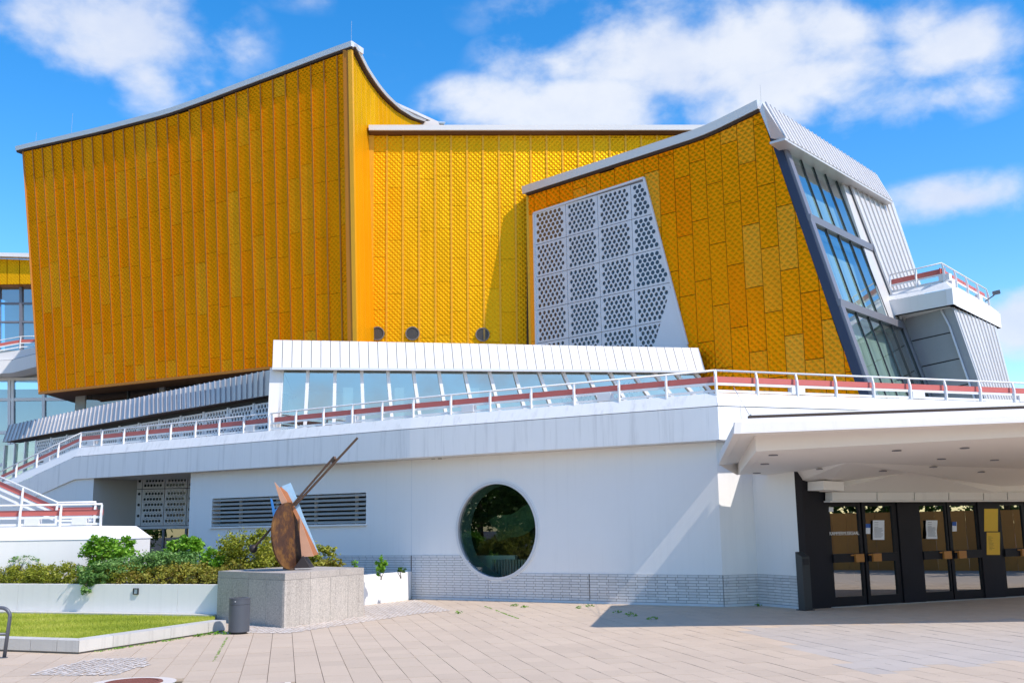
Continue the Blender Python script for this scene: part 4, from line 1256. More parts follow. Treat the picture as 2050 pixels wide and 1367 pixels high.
for i in range(len(cols) - 1):
    for j in range(len(rows) - 1):
        a0, a1, t0, t1 = cols[i], cols[i + 1], rows[j], rows[j + 1]
        cs_ = [(a0, t0), (a1, t0), (a1, t1), (a0, t1)]
        ins = [all(h_[0] * a + h_[1] * t + h_[2] > 0 for h_ in cut) for a, t in cs_]
        nx_ = 6 if i < 4 else 3
        if all(ins): put_perforated(screen, PG, a0, a1, t0, t1, nx_, 7, .074)
        elif any(ins) or True:
            if (1 / 1) and clip(clip(cs_, *scr_top), *scr_right):
                put_perforated(screen, PG, a0, a1, t0, t1, nx_, 7, .074, cut=cut + ([blank] if (t0 + t1) / 2 < bl_top[1] else []))
q = [sTL, sTR, sBR, (sTL[0], sBR[1] - .0)]
obj('backing', MB().poly([PG.pt(a, t, .004) for a, t in (sTL, sTR, sBR, (sBR[0], 0), (sTL[0], 0))]), 'frame_grey', screen)
pb_ = [p for p in ((sTL[0] + .05, 0), (sBR[0] + .2, 0), (sBR[0] + .2, bl_top[1]), (sTL[0] + .05, bl_top[1]))]
for h_ in (blank_o, scr_right): pb_ = clip(pb_, *h_)
if len(pb_) > 2: obj('blank_panel', MB().prism([PG.pt(a, t, .002) for a, t in pb_], gn * .055), 'perforated_white', screen)
for p, q in ((sTL, sTR), (sTR, sBR), ((sTL[0], 0), sTL)):
    obj('frame', MB().beam(PG.pt(*p, .04), PG.pt(*q, .04), .07, .12, gn), 'perforated_white', screen)

# slanting glass side ------------------------------------------------
zt0 = G(1545, 280).z
gA = G(1562, 284); gTL = gA; gTR = at_z(1690, 361, gA.z)
gE_t, gE_b = G(1543, 276), G(1722, 790)
gBL = gTL + (gE_b - gE_t) * ((gTL.z - G(1741, 789).z) / (gE_t.z - gE_b.z))
gBR = at_z(1866, 816, gBL.z)
gBL = gTL + (gBL - gTL) * 1.12; gBR = gTR + (gBR - gTR) * 1.12
PW = Patch(gBL, gBR, gTR, gTL)
print('glass', gTL, gTR, gBR, gBL, 'n', PW.n)
gw = thing('glass_wall', 'tall slanting glazed wall with dark frames beside the gold wing', 'glass wall', V((gBL.x, gBL.y, gBL.z)))
obj('edge_strip', MB().prism([gE_t + gn * .06, gE_b + (gE_b - gE_t) * .12 + gn * .06, gBL + gn * .02, gTL + gn * .02], V((.25, .30, 0))), 'navy', gw)
def t_at(px, py):   # height on the glass wall's left edge
    lo, hi = 0, 1
    for _ in range(40):
        m_ = (lo + hi) / 2
        if proj(PW.pt(0, m_))[1] > py: lo = m_
        else: hi = m_
    return lo
tiers = [0.0, t_at(1682, 607), t_at(1618, 437), 1.0]
obj('left_frame', MB().beam(PW.pt(.03, 0, .04), PW.pt(.03, 1, .04), .26, .10, PW.n), 'frame_grey', gw)
for k, t_ in enumerate(tiers[1:3]):
    obj('transom', MB().beam(PW.pt(0, t_, .04), PW.pt(1, t_, .04), .16, .22, (0, 0, 1)), 'frame_grey', gw)
cuts = [.06 + .94 * k / 5 for k in range(6)]
for j in range(3):
    t0, t1 = tiers[j], tiers[j + 1]
    for k in range(5):
        obj('pane', MB().poly([PW.pt(cuts[k], t0), PW.pt(cuts[k + 1], t0), PW.pt(cuts[k + 1], t1), PW.pt(cuts[k], t1)]), 'glass_slope', gw)
    for k in range(1, 6):
        obj('mullion', MB().beam(PW.pt(cuts[k], t0, .02), PW.pt(cuts[k], t1, .02), .04, .04, PW.n), 'mullion_dark', gw)
inn_d = -PW.n; inn_d.z = 0; inn_d.normalize()
b = MB()
b.poly([PW.pt(.05, 0) + inn_d * .5, PW.pt(1, 0) + inn_d * .5, PW.pt(1, 1) + inn_d * .5, PW.pt(.05, 1) + inn_d * .5])
obj('inner_fill_sheet', b, 'fill_teal', gw)  # added pale sheet, brightens the panes and hides mullion shadows
for t_ in tiers[1:3]:
    b = MB().prism([PW.pt(.05, t_) + inn_d * .15, PW.pt(1, t_) + inn_d * .15, PW.pt(1, t_) + inn_d * .46, PW.pt(.05, t_) + inn_d * .46], (0, 0, -.2)); obj('gallery_floor', b, 'room_white', gw)
# ribbed zinc wall continuing to the right
pn = PW.n
def GWp(px, py, off=0.0): return on_pl(px, py, gTL + pn * off, pn)
zw = thing('zinc_wall', 'pale ribbed zinc wall adjoining the slanting glass', 'wall', GWp(1760, 600))
PZ = Patch(GWp(1800, 640), GWp(1868, 650), GWp(1786, 406), GWp(1694, 360))
def ribbed(P, parent, n, m, off=.0, rib=.05, h=.045, name='sheet'):
    for k in range(n):
        a0, a1 = k / n, (k + 1) / n
        obj(name, MB().prism([P.pt(a0, 0, off), P.pt(a1 - .001, 0, off), P.pt(a1 - .001, 1, off), P.pt(a0, 1, off)], P.n * .02), m, parent)
        ax = (P.br - P.bl).normalized(); p0_, p1_ = P.pt(a0, 0, off), P.pt(a0, 1, off)
        c = [ax * (-rib / 2) + P.n * .018, ax * (rib / 2) + P.n * .018, ax * (rib / 2) + P.n * h, ax * (-rib / 2) + P.n * h]
        obj('standing_seam', MB().prism([p0_ + x for x in c], p1_ - p0_), m, parent)
ribbed(PZ, zw, 9, 'zinc_light', .03, .03, .07)
obj('corner_post', MB().beam(PW.pt(1.02, 0, .04), PW.pt(1.02, 1, .04), .2, .12, PW.n), 'frame_grey', zw)
b = MB().prism([PZ.pt(-.3, 0, -.02), PZ.pt(1, 0, -.02), PZ.pt(1, 1, -.02), PZ.pt(-.1, 1, -.02)], inn_d * 1.2); obj('core', b, 'zinc_light', zw)
# ribbed roof edge over the glass
zr_t = G(1528, 206).z; zr_b = GWp(1572, 276, .45).z
rt = [at_z(1531, 206, zr_t), at_z(1640, 276, zr_t), at_z(1755, 351, zr_t)]
rb = [at_z(1571, 276, zr_b), at_z(1662, 333, zr_b), at_z(1787, 404, zr_b)]
rf = thing('roof_edge', 'ribbed zinc roof edge crowning the slanting glass wall', 'roof', V(rb[1]))
PR = Patch(rb[0], rb[2], rt[2], rt[0])
ribbed(PR, rf, 30, 'zinc_light', 0, .035, .055)
obj('end_sheet', MB().prism([G(1526, 206, .2), rb[0], rb[0] - V((0, 0, .06)), G(1543, 277, .15), G(1521, 222, .2)], V((.12, .12, 0))), 'coping_metal', rf)
obj('soffit', MB().prism([rb[0], rb[2], rb[2] + inn_d * 1.1, rb[0] + inn_d * .5], (0, 0, -.07)), 'zinc_light', rf)
obj('core', MB().prism([rt[0] - V((0, 0, .05)), rt[2] - V((0, 0, .05)), rt[2] + inn_d * 3 - V((0, 0, .05)), rt[0].lerp(rt[2], .1) + inn_d * 3 - V((0, 0, .05))], (0, 0, -.5)), 'zinc_light', rf)
p = G(1524, 206); obj('lightning_rod', MB().tube([p, p + V((0, 0, .6))], .006, 5), 'rod_metal', rf)

# balcony on the right -------------------------------------------------
BZ = 8.42
k1 = at_z(1909, 609, BZ); k0 = at_z(1803, 629, BZ); k2 = at_z(2005, 657, BZ)
zbt = at_y(1909, 577, k1.y).z; zcp = at_y(1901, 560, k1.y + .25).z
bal = thing('balcony', 'white balcony prow jutting out beside the zinc wall', 'balcony', V((k1.x, k1.y, BZ)))
dl = (k1 - k0).normalized(); dr = (k2 - k1).normalized()
nl = V((dl.y, -dl.x, 0)); nr = V((dr.y, -dr.x, 0))
k0 = k0 - dl * .5
backp = k0 + (k2 - k1) * 1.0
U1 = V((0, 0, zbt - BZ)); U2 = V((0, 0, zcp - BZ)); ci = corner(nl, nr, .3)
for a, c, nn, ca, cc in ((k0, k1, nl, -nl * .3, ci), (k1, k2, nr, ci, -nr * .3)):
    obj('edge_band', MB().prism([a, c, c + U1, a + U1], -nn * .2), 'white_paint', bal)
    obj('parapet', MB().poly([a + U1 + V((0, 0, .01)), c + U1 + V((0, 0, .01)), c + cc + U2, a + ca + U2]), 'board_white' if nn is nl else 'white_paint', bal)
obj('end_band', MB().poly([k2, k2 - nr * 3, k2 - nr * 3 + U2, k2 - nr * .3 + U2, k2 + U1]), 'white_paint', bal)
obj('soffit', MB().poly([k0, k1, k2, k2 - nr * 4, k0 - nl * 4]), 'soffit_white', bal)
obj('deck', MB().poly([p + U1 for p in (k0 - nl * .2, k1 + ci, k2 - nr * .2, k2 - nr * 4, k0 - nl * 4)]), 'concrete_warm', bal)
railing('balcony_railing', 'white railing with dark red board round the balcony prow', [k0 - nl * .34 + U2, k1 + ci * 1.1 + U2, k2 - nr * .34 + U2], [nl, nr], 1.25, [1.9, 2.9, 6.0], post_h=.62, group=None)
fl = at_y(1993, 588, k2.y - .2)
fo = thing('floodlight', 'small floodlight on an arm at the balcony end', 'floodlight', fl + V((-.3, 0, -.2)))
obj('arm', MB().tube([fl + V((-.35, .1, -.25)), fl + V((-.05, 0, -.05))], .02, 6), 'bin_grey', fo)
obj('head', MB().beam(fl + V((-.12, -.05, 0)), fl + V((.10, -.12, .04)), .16, .12), 'bin_grey', fo)
# concrete panels and ribbed wall under the balcony
cw = thing('concrete_wall', 'blue grey concrete panel wall below the balcony', 'wall', V((k1.x, k1.y + 1, 4)))
def by(px, py, y): return at_y(px, py, y)
ct_l, ct_r = by(1806, 634, 33.9), by(1893, 614, k1.y + .7)
cb_l, cb_r = by(1874, 830, 33.25), by(1962, 812, k1.y + .15)
PC = Patch(cb_l, cb_r, ct_r, ct_l)
bt_ = [0.0, .22, .475, .74, 1.0]
for t0, t1 in zip(bt_, bt_[1:]):
    obj('concrete_panel', MB().prism([PC.pt(0, t0 + .006, 0), PC.pt(1, t0 + .006, 0), PC.pt(1, t1 - .006, 0), PC.pt(0, t1 - .006, 0)], PC.n * .04), 'concrete_blue', cw)
obj('backing', MB().prism([PC.pt(-.1, 0, -.02), PC.pt(1, 0, -.02), PC.pt(1, 1, -.02), PC.pt(-.1, 1, -.02)], V((0, 3, 0))), 'mullion_dark', cw)
obj('downpipe', MB().tube([PC.pt(.93, .97, .1), PC.pt(.985, .8, .1), PC.pt(.985, 0, .1)], .035, 8), 'coping_metal', cw)
obj('corner_strip', MB().beam(PC.pt(1.06, 0, .02), PC.pt(1.06, 1, .02), .36, .06, PC.n), 'concrete_blue', cw)
zr = thing('ribbed_wall', 'light ribbed metal wall below the outer side of the balcony', 'wall', by(1985, 800, k1.y))
rt_l, rt_r = PC.pt(1.14, .985, .0), by(1994, 656, k2.y - .6)
rb_l, rb_r = PC.pt(1.14, 0, 0), by(2036, 826, k2.y - 1.2)
PQ = Patch(rb_l, rb_r, rt_r, rt_l)
ribbed(PQ, zr, 11, 'zinc_light', 0, .03, .06)
obj('core', MB().prism([PQ.pt(0, 0, -.02), PQ.pt(1, 0, -.02), PQ.pt(1, 1, -.02), PQ.pt(0, 1, -.02)], V((-.5, 3, 0))), 'concrete_blue', zr)

# ================================================================== FOYER PAVILION with clerestory
fY0, fY1 = 30.5, 32.5
f_tl, f_tr = at_y(547, 681, fY0), at_y(1398, 697, fY1)
z_ft = (f_tl.z + f_tr.z) / 2
f_bl, f_br = at_y(545, 738, fY0 - .12), at_y(1412, 744, fY1 - .12)
PF = Patch(f_bl, f_br, f_tr, f_tl)
foy = thing('foyer_pavilion', 'long low foyer with white seamed fascia and slanted clerestory windows', 'building', V((f_bl.x, f_bl.y, 4)))
nseam = 47
for k in range(nseam):
    a0, a1 = k / nseam, (k + 1) / nseam; g_ = .0007
    obj('fascia_panel', MB().prism([PF.pt(a0 + g_, 0), PF.pt(a1 - g_, 0), PF.pt(a1 - g_, 1), PF.pt(a0 + g_, 1)], PF.n * (.03 + .004 * (k % 3))), 'seam_white', foy)
obj('fascia_core', MB().prism([PF.pt(0, 0, -.004), PF.pt(1, 0, -.004), PF.pt(1, 1, -.004), PF.pt(0, 1, -.004)], V((0, .4, 0))), 'vent_metal', foy)
obj('roof', MB().poly([PF.pt(0, .99, -.3), PF.pt(1, .99, -.3), PF.pt(1, .99) + V((0, 7, 0)), PF.pt(0, .99) + V((0, 7, 0))]), 'roof_grey', foy)
obj('drip_edge', MB().beam(PF.pt(0, 0, -.0), PF.pt(1, 0, 0), .16, .07), 'coping_metal', foy)
win_t = [565, 617, 671, 724, 776, 827, 878, 929, 979, 1029, 1078, 1126, 1173, 1219, 1264, 1308, 1350, 1390]
win_b = [560, 612, 669, 727, 783, 838, 890, 944, 996, 1046, 1098, 1150, 1197, 1246, 1296, 1340, 1384, 1420]
gn_f = PF.n.copy(); gn_f.z = 0; gn_f.normalize()
pF = V((f_bl.x, f_bl.y, 0)) - gn_f * .25
def FW(px, py): return on_pl(px, py, pF, gn_f)
z_gt = f_bl.z - .02; z_gb = ZB - .15
def top_bot(i):
    xt, xb = win_t[i], win_b[i]
    yt = interp([(545, 738), (1412, 744)], xt) + 2; yb_ = interp([(560, 833), (1440, 782)], xb)
    p, q = FW(xt, yt), FW(xb, yb_)
    return p, p + (q - p) * ((p.z - z_gb) / (p.z - q.z))
for i in range(len(win_t)):
    p, q = top_bot(i)
    obj('mullion', MB().beam(p + gn_f * .05, q + gn_f * .05, .10, .10, gn_f), 'rail_white', foy)
    if i + 1 < len(win_t):
        p2, q2 = top_bot(i + 1)
        obj('pane', MB().poly([p, p2, q2, q]), 'glass_clerestory', foy)
# white pier at the left end
pA, qA = FW(541, 737), FW(536, 840)
pB, qB = FW(566, 738), FW(560, 838)
obj('end_pier', MB().prism([pA + gn_f * .1, pB + gn_f * .1, qB + gn_f * .1 - V((0, 0, .6)), qA + gn_f * .1 - V((0, 0, .6))], -gn_f * .5), 'white_paint', foy)
# room behind the clerestory
p, q = top_bot(0); p2, q2 = top_bot(len(win_t) - 1)
b = MB(); I = -gn_f * 5
b.poly([p + I, p2 + I, q2 + I, q + I]); b.poly([q, q2, q2 + I, q + I]); b.poly([p + V((0, 0, .1)), p2 + V((0, 0, .1)), p2 + I, p + I]); b.poly([p, q, q + I, p + I])
obj('room', b, 'room_white', foy)
for i in (2, 4, 7):
    p, q = top_bot(i); d_ = (top_bot(i + 1)[0] - p)
    c = p + d_ * .3 - gn_f * .5
    obj('curtain', MB().prism([c + V((0, 0, -2.7)), c + d_ * .38 + V((0, 0, -2.7)), c + d_ * .38 + V((0, 0, -.45)), c + V((0, 0, -.45))], -gn_f * .06), 'curtain', foy)

# ================================================================== SIDE FOYER with ribbed grey roof edge and perforated wall
zrt, zrb = 6.72, 5.95
sf_t = [at_z(541, 741, zrt), at_z(300, 791, zrt), at_z(80, 838, zrt), at_z(20, 851, zrt)]
sf_b = [at_z(540, 791, zrb), at_z(300, 830, zrb), at_z(70, 873, zrb), at_z(8, 885, zrb)]
sf = thing('side_foyer', 'receding foyer with ribbed grey roof edge over a perforated panel wall', 'building', V((sf_b[0].x, sf_b[0].y, 4)))
for (i, n_r) in ((0, 24), (1, 27), (2, 8)):
    Pr = Patch(sf_b[i + 1], sf_b[i], sf_t[i], sf_t[i + 1])
    ribbed(Pr, sf, n_r, 'seam_grey', 0, .04, .065, 'roof_sheet')
    Ps = Pr
    obj('roof_top', MB().poly([sf_t[i], sf_t[i + 1], sf_t[i + 1] + V((4, 5, .1)), sf_t[i] + V((4, 5, .1))]), 'roof_grey', sf)
    nn = V((Pr.n.x, Pr.n.y, 0)).normalized()
    obj('soffit', MB().prism([sf_b[i], sf_b[i + 1], sf_b[i + 1] - nn * 1.0, sf_b[i] - nn * 1.0], (0, 0, .05)), 'dark_soffit', sf)
sd = (sf_b[2] - sf_b[0]); sd.z = 0; sd.normalize(); sn = V((sd.y, -sd.x, 0))
if sn.y > 0: sn = -sn
sp = sf_b[0] - sn * .28
w0 = sp - sd * .3; w1_ = on_pl(75, 880, sp, sn)
Wn = (V((w1_.x, w1_.y, 0)) - V((w0.x, w0.y, 0))).length
b0 = V((w0.x, w0.y, ZB - .2)); 
PB = Patch(b0 + sd * Wn, b0, V((b0.x, b0.y, zrb - .12)), V((b0.x, b0.y, zrb - .12)) + sd * Wn)
npan = max(1, round(Wn / 1.55)); hh = PB.h
for k in range(npan):
    a0, a1 = k / npan, (k + 1) / npan
    put_perforated(sf, PB, a0, a1, .02, .40, 7, 4, .085); put_perforated(sf, PB, a0, a1, .42, .985, 7, 6, .085)
    obj('mullion', MB().beam(PB.pt(a0, 0, .05), PB.pt(a0, 1, .05), .08, .06, PB.n), 'perforated_white', sf)
obj('backing', MB().prism([PB.pt(0, 0, -.005), PB.pt(1, 0, -.005), PB.pt(1, 1.1, -.005), PB.pt(0, 1.1, -.005)], -PB.n * .2), 'room_dark', sf)
# glazed end bay at the far left
pe0 = PB.pt(0, 0); 
Pe = Patch(pe0 + sd * 3.4, pe0, PB.pt(0, 1), PB.pt(0, 1) + sd * 3.4)
for k in range(3):
    a0, a1 = k / 3, (k + 1) / 3
    obj('pane', MB().poly([Pe.pt(a0, 0), Pe.pt(a1, 0), Pe.pt(a1, 1), Pe.pt(a0, 1)]), 'glass_low', sf)
    obj('mullion', MB().beam(Pe.pt(a0, -.5, .04), Pe.pt(a0, 1, .04), .10, .08, Pe.n), 'coping_metal', sf)
obj('backing', MB().poly([Pe.pt(-.1, -.5, -1.6), Pe.pt(1, -.5, -1.6), Pe.pt(1, 1, -1.6), Pe.pt(-.1, 1, -1.6)]), 'room_dark', sf)

# ================================================================== FAR WING at the left edge
FY = 56.0
def fw(px, py, y=FY): return at_y(px, py, y)
fb = thing('far_wing', 'distant wing with yellow panel band, glass storeys and curved balcony', 'building', fw(0, 960))
Pf = Patch(fw(-60, 571), fw(90, 569), fw(90, 521), fw(-60, 516))
for k in range(6):
    uv_panel(Pf, [(k / 6, 0), ((k + 1) / 6, 0), ((k + 1) / 6, 1), (k / 6, 1)], 'panel', 'gold_sunlit', fb, .05, .02)
obj('core', MB().prism([Pf.pt(0, 0, -.02), Pf.pt(1, 0, -.02), Pf.pt(1, 1, -.02), Pf.pt(0, 1, -.02)], (0, 6, 0)), 'seam_gold', fb)
obj('coping', MB().prism([fw(-60, 516), fw(90, 520), fw(90, 512), fw(-60, 509)], (0, -.5, 0)), 'coping_white', fb)
# upper glass storey
Pg = Patch(fw(-60, 702, FY + .6), fw(100, 700, FY + .6), fw(100, 572, FY + .6), fw(-60, 572, FY + .6))
xs_ = [0, .12, .37, .645, .84, 1.0]; ts_ = [0, .43, .72, 1.0]
for i in range(5):
    for j in range(3):
        obj('pane', MB().poly([Pg.pt(xs_[i], ts_[j]), Pg.pt(xs_[i + 1], ts_[j]), Pg.pt(xs_[i + 1], ts_[j + 1]), Pg.pt(xs_[i], ts_[j + 1])]), 'glass_far', fb)
    obj('mullion', MB().beam(Pg.pt(xs_[i + 1], 0, .08), Pg.pt(xs_[i + 1], 1, .08), .14, .12, Pg.n), 'frame_grey', fb)
for t_ in ts_[1:3]: obj('transom', MB().beam(Pg.pt(0, t_, .06), Pg.pt(1, t_, .06), .10, .10), 'frame_grey', fb)
obj('room', MB().prism([Pg.pt(0, 0, -.1), Pg.pt(1, 0, -.1), Pg.pt(1, 0, -4), Pg.pt(0, 0, -4)], (0, 0, -.2)), 'room_white', fb)
obj('inner_wall', MB().poly([Pg.pt(0, 0, -4), Pg.pt(1, 0, -4), Pg.pt(1, 1, -4), Pg.pt(0, 1, -4)]), 'room_white', fb)
# balcony
by_ = FY - 1.6
bpts = [(-60, 722), (0, 722), (26, 720), (72, 708)]; blow = [(-60, 748), (0, 748), (26, 746), (72, 734)]; btop = [(-60, 706), (0, 707), (26, 703), (72, 695)]
obj('balcony_band', MB().prism([fw(*p, by_) for p in bpts] + [fw(*p, by_) for p in reversed(blow)], (0, 2.2, 0)), 'white_paint', fb)
obj('balcony_parapet', MB().prism([fw(*p, by_ + .12) for p in btop] + [fw(p[0], p[1] - 1, by_ + .12) for p in reversed(bpts)], (0, 1.8, 0)), 'box_white', fb)
pr_ = [fw(*p, by_ + .5) for p in ((-60, 704), (-5, 704), (40, 696), (75, 695))]
railing('far_railing', 'small white railing with red board on the distant balcony', pr_, [V((0, -1, 0))] * 3, 1.1, [], .62, group=None)
# lower storey: wall band and glazing
obj('wall_band', MB().prism([fw(-60, 736), fw(170, 728), fw(170, 765), fw(-60, 762)], (0, .4, 0)), 'far_wall', fb)
Pk = Patch(fw(-60, 968, FY - .2), fw(165, 962, FY - .2), fw(165, 758, FY - .2), fw(-60, 760, FY - .2))
xk = [0, .355, .385, .66, .97, 1.0]; tk = [0, .17, .48, .80, 1.0]
for i in range(5):
    for j in range(4):
        obj('pane', MB().poly([Pk.pt(xk[i], tk[j]), Pk.pt(xk[i + 1], tk[j]), Pk.pt(xk[i + 1], tk[j + 1]), Pk.pt(xk[i], tk[j + 1])]), 'glass_far', fb)
    obj('mullion', MB().beam(Pk.pt(xk[i + 1], 0, .06), Pk.pt(xk[i + 1], 1, .06), .15, .12, Pk.n), 'rail_white', fb)
for t_ in tk[1:]: obj('transom', MB().beam(Pk.pt(0, t_, .05), Pk.pt(1, t_, .05), .12, .16), 'rail_white', fb)
obj('inner_wall', MB().poly([Pk.pt(-.1, -.1, -4), Pk.pt(1.1, -.1, -4), Pk.pt(1.1, 1, -4), Pk.pt(-.1, 1, -4)]), 'room_teal', fb)
for t_ in (.42,): obj('gallery_floor', MB().prism([Pk.pt(0, t_, -.4), Pk.pt(1, t_, -.4), Pk.pt(1, t_, -3.8), Pk.pt(0, t_, -3.8)], (0, 0, -.35)), 'room_white', fb)

# ================================================================== ENTRANCE: doors, posts, canopy
def dp(px, py, off=0.0): return on_pl(px, py, D0 + Dn * off, Dn)
def dsv(px, py=1110): return (dp(px, py) - D0).dot(Dd)
def dpt(s, z, off=0.0): return D0 + Dd * s + V((0, 0, z)) + Dn * off
ZD = dp(1690, 1004).z
zg_t, zm_t, zm_b, zg_b = dp(1690, 1013).z, dp(1690, 1108).z, dp(1690, 1125).z, dp(1695, 1194).z
def dbox(s0, s1, z0, z1, o0, o1): return MB().prism([dpt(s0, z0, o0), dpt(s1, z0, o0), dpt(s1, z1, o0), dpt(s0, z1, o0)], Dn * (o1 - o0))
ef = thing('entrance_facade', 'black entrance front of wide posts between the glass doors', 'entrance', D0)
s_post0 = dsv(1612)
for x0, x1 in ((1612, 1655), (1802, 1845), (1964, 2004)):
    obj('post', dbox(dsv(x0), dsv(x1), 0, ZD + .7, -.12, .03), 'post_black', ef)
obj('post', dbox(dsv(2117), dsv(2350), 0, ZD + .7, -.12, .03), 'post_black', ef)
obj('lintel', dbox(dsv(1655), dsv(2350), ZD, ZD + .7, -.14, .0), 'post_black', ef)
obj('corner_panel', MB().poly([W2e, dpt(s_post0, 0, .03), dpt(s_post0, ZS, .03), W2e + V((0, 0, ZS))]), 'post_black', ef)
c = dpt(dsv(1850), 0, -.2); b = MB()
a, e = dpt(.12, .01, -.2), dpt(8, .01, -.2); I = -Dn * 7; U = V((0, 0, 3.0))
b.poly([a + I, e + I, e + I + U, a + I + U]); b.poly([a, a + I, a + I + U, a + U]); b.poly([e, e + U, e + I + U, e + I]); b.poly([a, e, e + I, a + I]); b.poly([a + U, a + U + I, e + U + I, e + U])
obj('foyer', b, 'room_dark', ef)
obj('threshold', dbox(dsv(1655), dsv(2350), -.01, .012, -.2, .10), 'concrete_warm', ef)
doors = [(1656, 1729, 1667, 1724, 1), (1732, 1801, 1738, 1792, 0), (1845, 1902, 1848, 1899, 1), (1904, 1964, 1910, 1961, 0), (2004, 2060, 2011, 2054, 1), (2061, 2116, 2068, 2110, 0)]
dl_ = ['black glass door leaf with white lettering and a small sticker', 'black glass door leaf with notice sheet beside the lettered leaf',
       'black glass door leaf with crumpled notice sheet', 'black glass door leaf with blue sticker next to the gold plates', 'black glass door leaf beyond the gold plates, away from the lettering', 'black glass door leaf at the canopy end']
for i, (x0, x1, g0_, g1_, hand) in enumerate(doors):
    dr_ = thing('door', dl_[i], 'door', dpt(dsv((x0 + x1) / 2), 0), 'entrance doors')
    s0, s1, a0, a1 = dsv(x0) + .004, dsv(x1) - .004, dsv(g0_), dsv(g1_)
    obj('left_stile', dbox(s0, a0, .02, ZD, -.06, .0), 'door_black', dr_); obj('right_stile', dbox(a1, s1, .02, ZD, -.06, .0), 'door_black', dr_)
    obj('top_rail', dbox(a0, a1, zg_t, ZD, -.06, -.001), 'door_black', dr_); obj('bottom_rail', dbox(a0, a1, .02, zg_b, -.06, -.001), 'door_black', dr_)
    obj('push_bar', dbox(a0 - .03, a1 + .03, zm_b, zm_t, .004, .06), 'door_black', dr_)
    obj('pane', MB().poly([dpt(a0, zm_b, -.03), dpt(a1, zm_b, -.03), dpt(a1, zg_t, -.03), dpt(a0, zg_t, -.03)]), 'glass_door', dr_)
    obj('pane', MB().poly([dpt(a0, zg_b, -.03), dpt(a1, zg_b, -.03), dpt(a1, zm_b, -.03), dpt(a0, zm_b, -.03)]), 'glass_door', dr_)
    hs = (a1 - .02 - .24, a1 - .02) if hand else (a0 + .04, a0 + .28)
    h_ = dbox(hs[0], hs[1], zm_b - .0, zm_t - .01, .062, .115); obj('wood_handle', h_, 'wood_orange', dr_)
    obj('handle_stay', dbox(hs[0] - .10, hs[0], zm_t - .045, zm_t - .02, .062, .09), 'wood_orange', dr_)
def sheet(name, label, cat, x0, y0, x1, y1, m, bend=0.0, off=.006, lines=0, group=None):
    t_ = thing(name, label, cat, dp((x0 + x1) / 2, y1, off), group)
    p00, p10, p11, p01 = dp(x0, y1), dp(x1, y1), dp(x1, y0), dp(x0, y0)
    b = MB(); nx_, ny_ = 8, 10; vs = []
    for j in range(ny_ + 1):
        for i_ in range(nx_ + 1):
            u_, v_ = i_ / nx_, j / ny_
            vs.append(p00.lerp(p10, u_).lerp(p01.lerp(p11, u_), v_) + Dn * (off + bend * (.5 + .5 * math.sin(6.5 * v_ + 2 * u_))))
    b.add(vs, [(j * (nx_ + 1) + i_, j * (nx_ + 1) + i_ + 1, (j + 1) * (nx_ + 1) + i_ + 1, (j + 1) * (nx_ + 1) + i_) for j in range(ny_) for i_ in range(nx_)])
    obj('sheet', b, m, t_)
    if lines:
        lb = MB()
        for k in range(lines):
            v_ = .88 - k * (.8 / lines)
            if k in (1, 3): continue
            w_ = .35 if k in (0, 2, 4) else rng.uniform(.6, .8)
            p = p00.lerp(p01, v_).lerp(p10.lerp(p11, v_), .12); q = p00.lerp(p01, v_).lerp(p10.lerp(p11, v_), .12 + w_)
            lb.poly([p + Dn * (off + bend + .003), q + Dn * (off + bend + .003), q + Dn * (off + bend + .003) + V((0, 0, .007)), p + Dn * (off + bend + .003) + V((0, 0, .007))])
        obj('print', lb, 'paper_text', t_)
    return t_
sheet('notice', 'flat white printed notice taped to the door glass', 'notice', 1747, 1041, 1770, 1080, 'paper', 0, lines=14)
sheet('notice', 'crumpled white printed notice hanging on the door glass', 'notice', 1853, 1041, 1875, 1078, 'paper', .02, lines=14)
def header(t_, x0, y0, x1, y1): obj('blue_header', MB().poly([dp(x0, y1) + Dn * .009, dp(x1, y1) + Dn * .009, dp(x1, y0) + Dn * .009, dp(x0, y0) + Dn * .009]), 'sticker_blue', t_)
header(sheet('sticker', 'blue and white sticker beside the flat notice', 'sticker', 1733, 1048, 1742, 1068, 'paper', 0), 1733, 1048, 1742, 1056)
header(sheet('sticker', 'blue and white sticker on the glass next to the gold plates', 'sticker', 1906, 1044, 1915, 1063, 'paper', 0), 1906, 1044, 1914, 1052)
sheet('sticker', 'small pale square sticker in the upper corner of the lettered door', 'sticker', 1659, 1015, 1668, 1024, 'paper', 0)
t_ = sheet('gold_plate', 'upper gold metal plate on the black post', 'sign plate', 1968, 1018, 1995.5, 1063, 'plate_gold', 0, .034)
t_ = sheet('gold_plate', 'lower gold metal plate with fine print on the black post', 'sign plate', 1973, 1065, 1999.5, 1110, 'plate_gold', 0, .034)
lb = MB(); pA_, pB_ = dp(1977, 1074), dp(1977, 1100)
for k in range(11):
    z_ = pA_.z + (pB_.z - pA_.z) * k / 10; s_ = dsv(1979); w_ = rng.uniform(.08, .2)
    lb.poly([dpt(s_, z_, .037), dpt(s_ + w_, z_, .037), dpt(s_ + w_, z_ + .008, .037), dpt(s_, z_ + .008, .037)])
obj('print', lb, 'plate_text', t_)
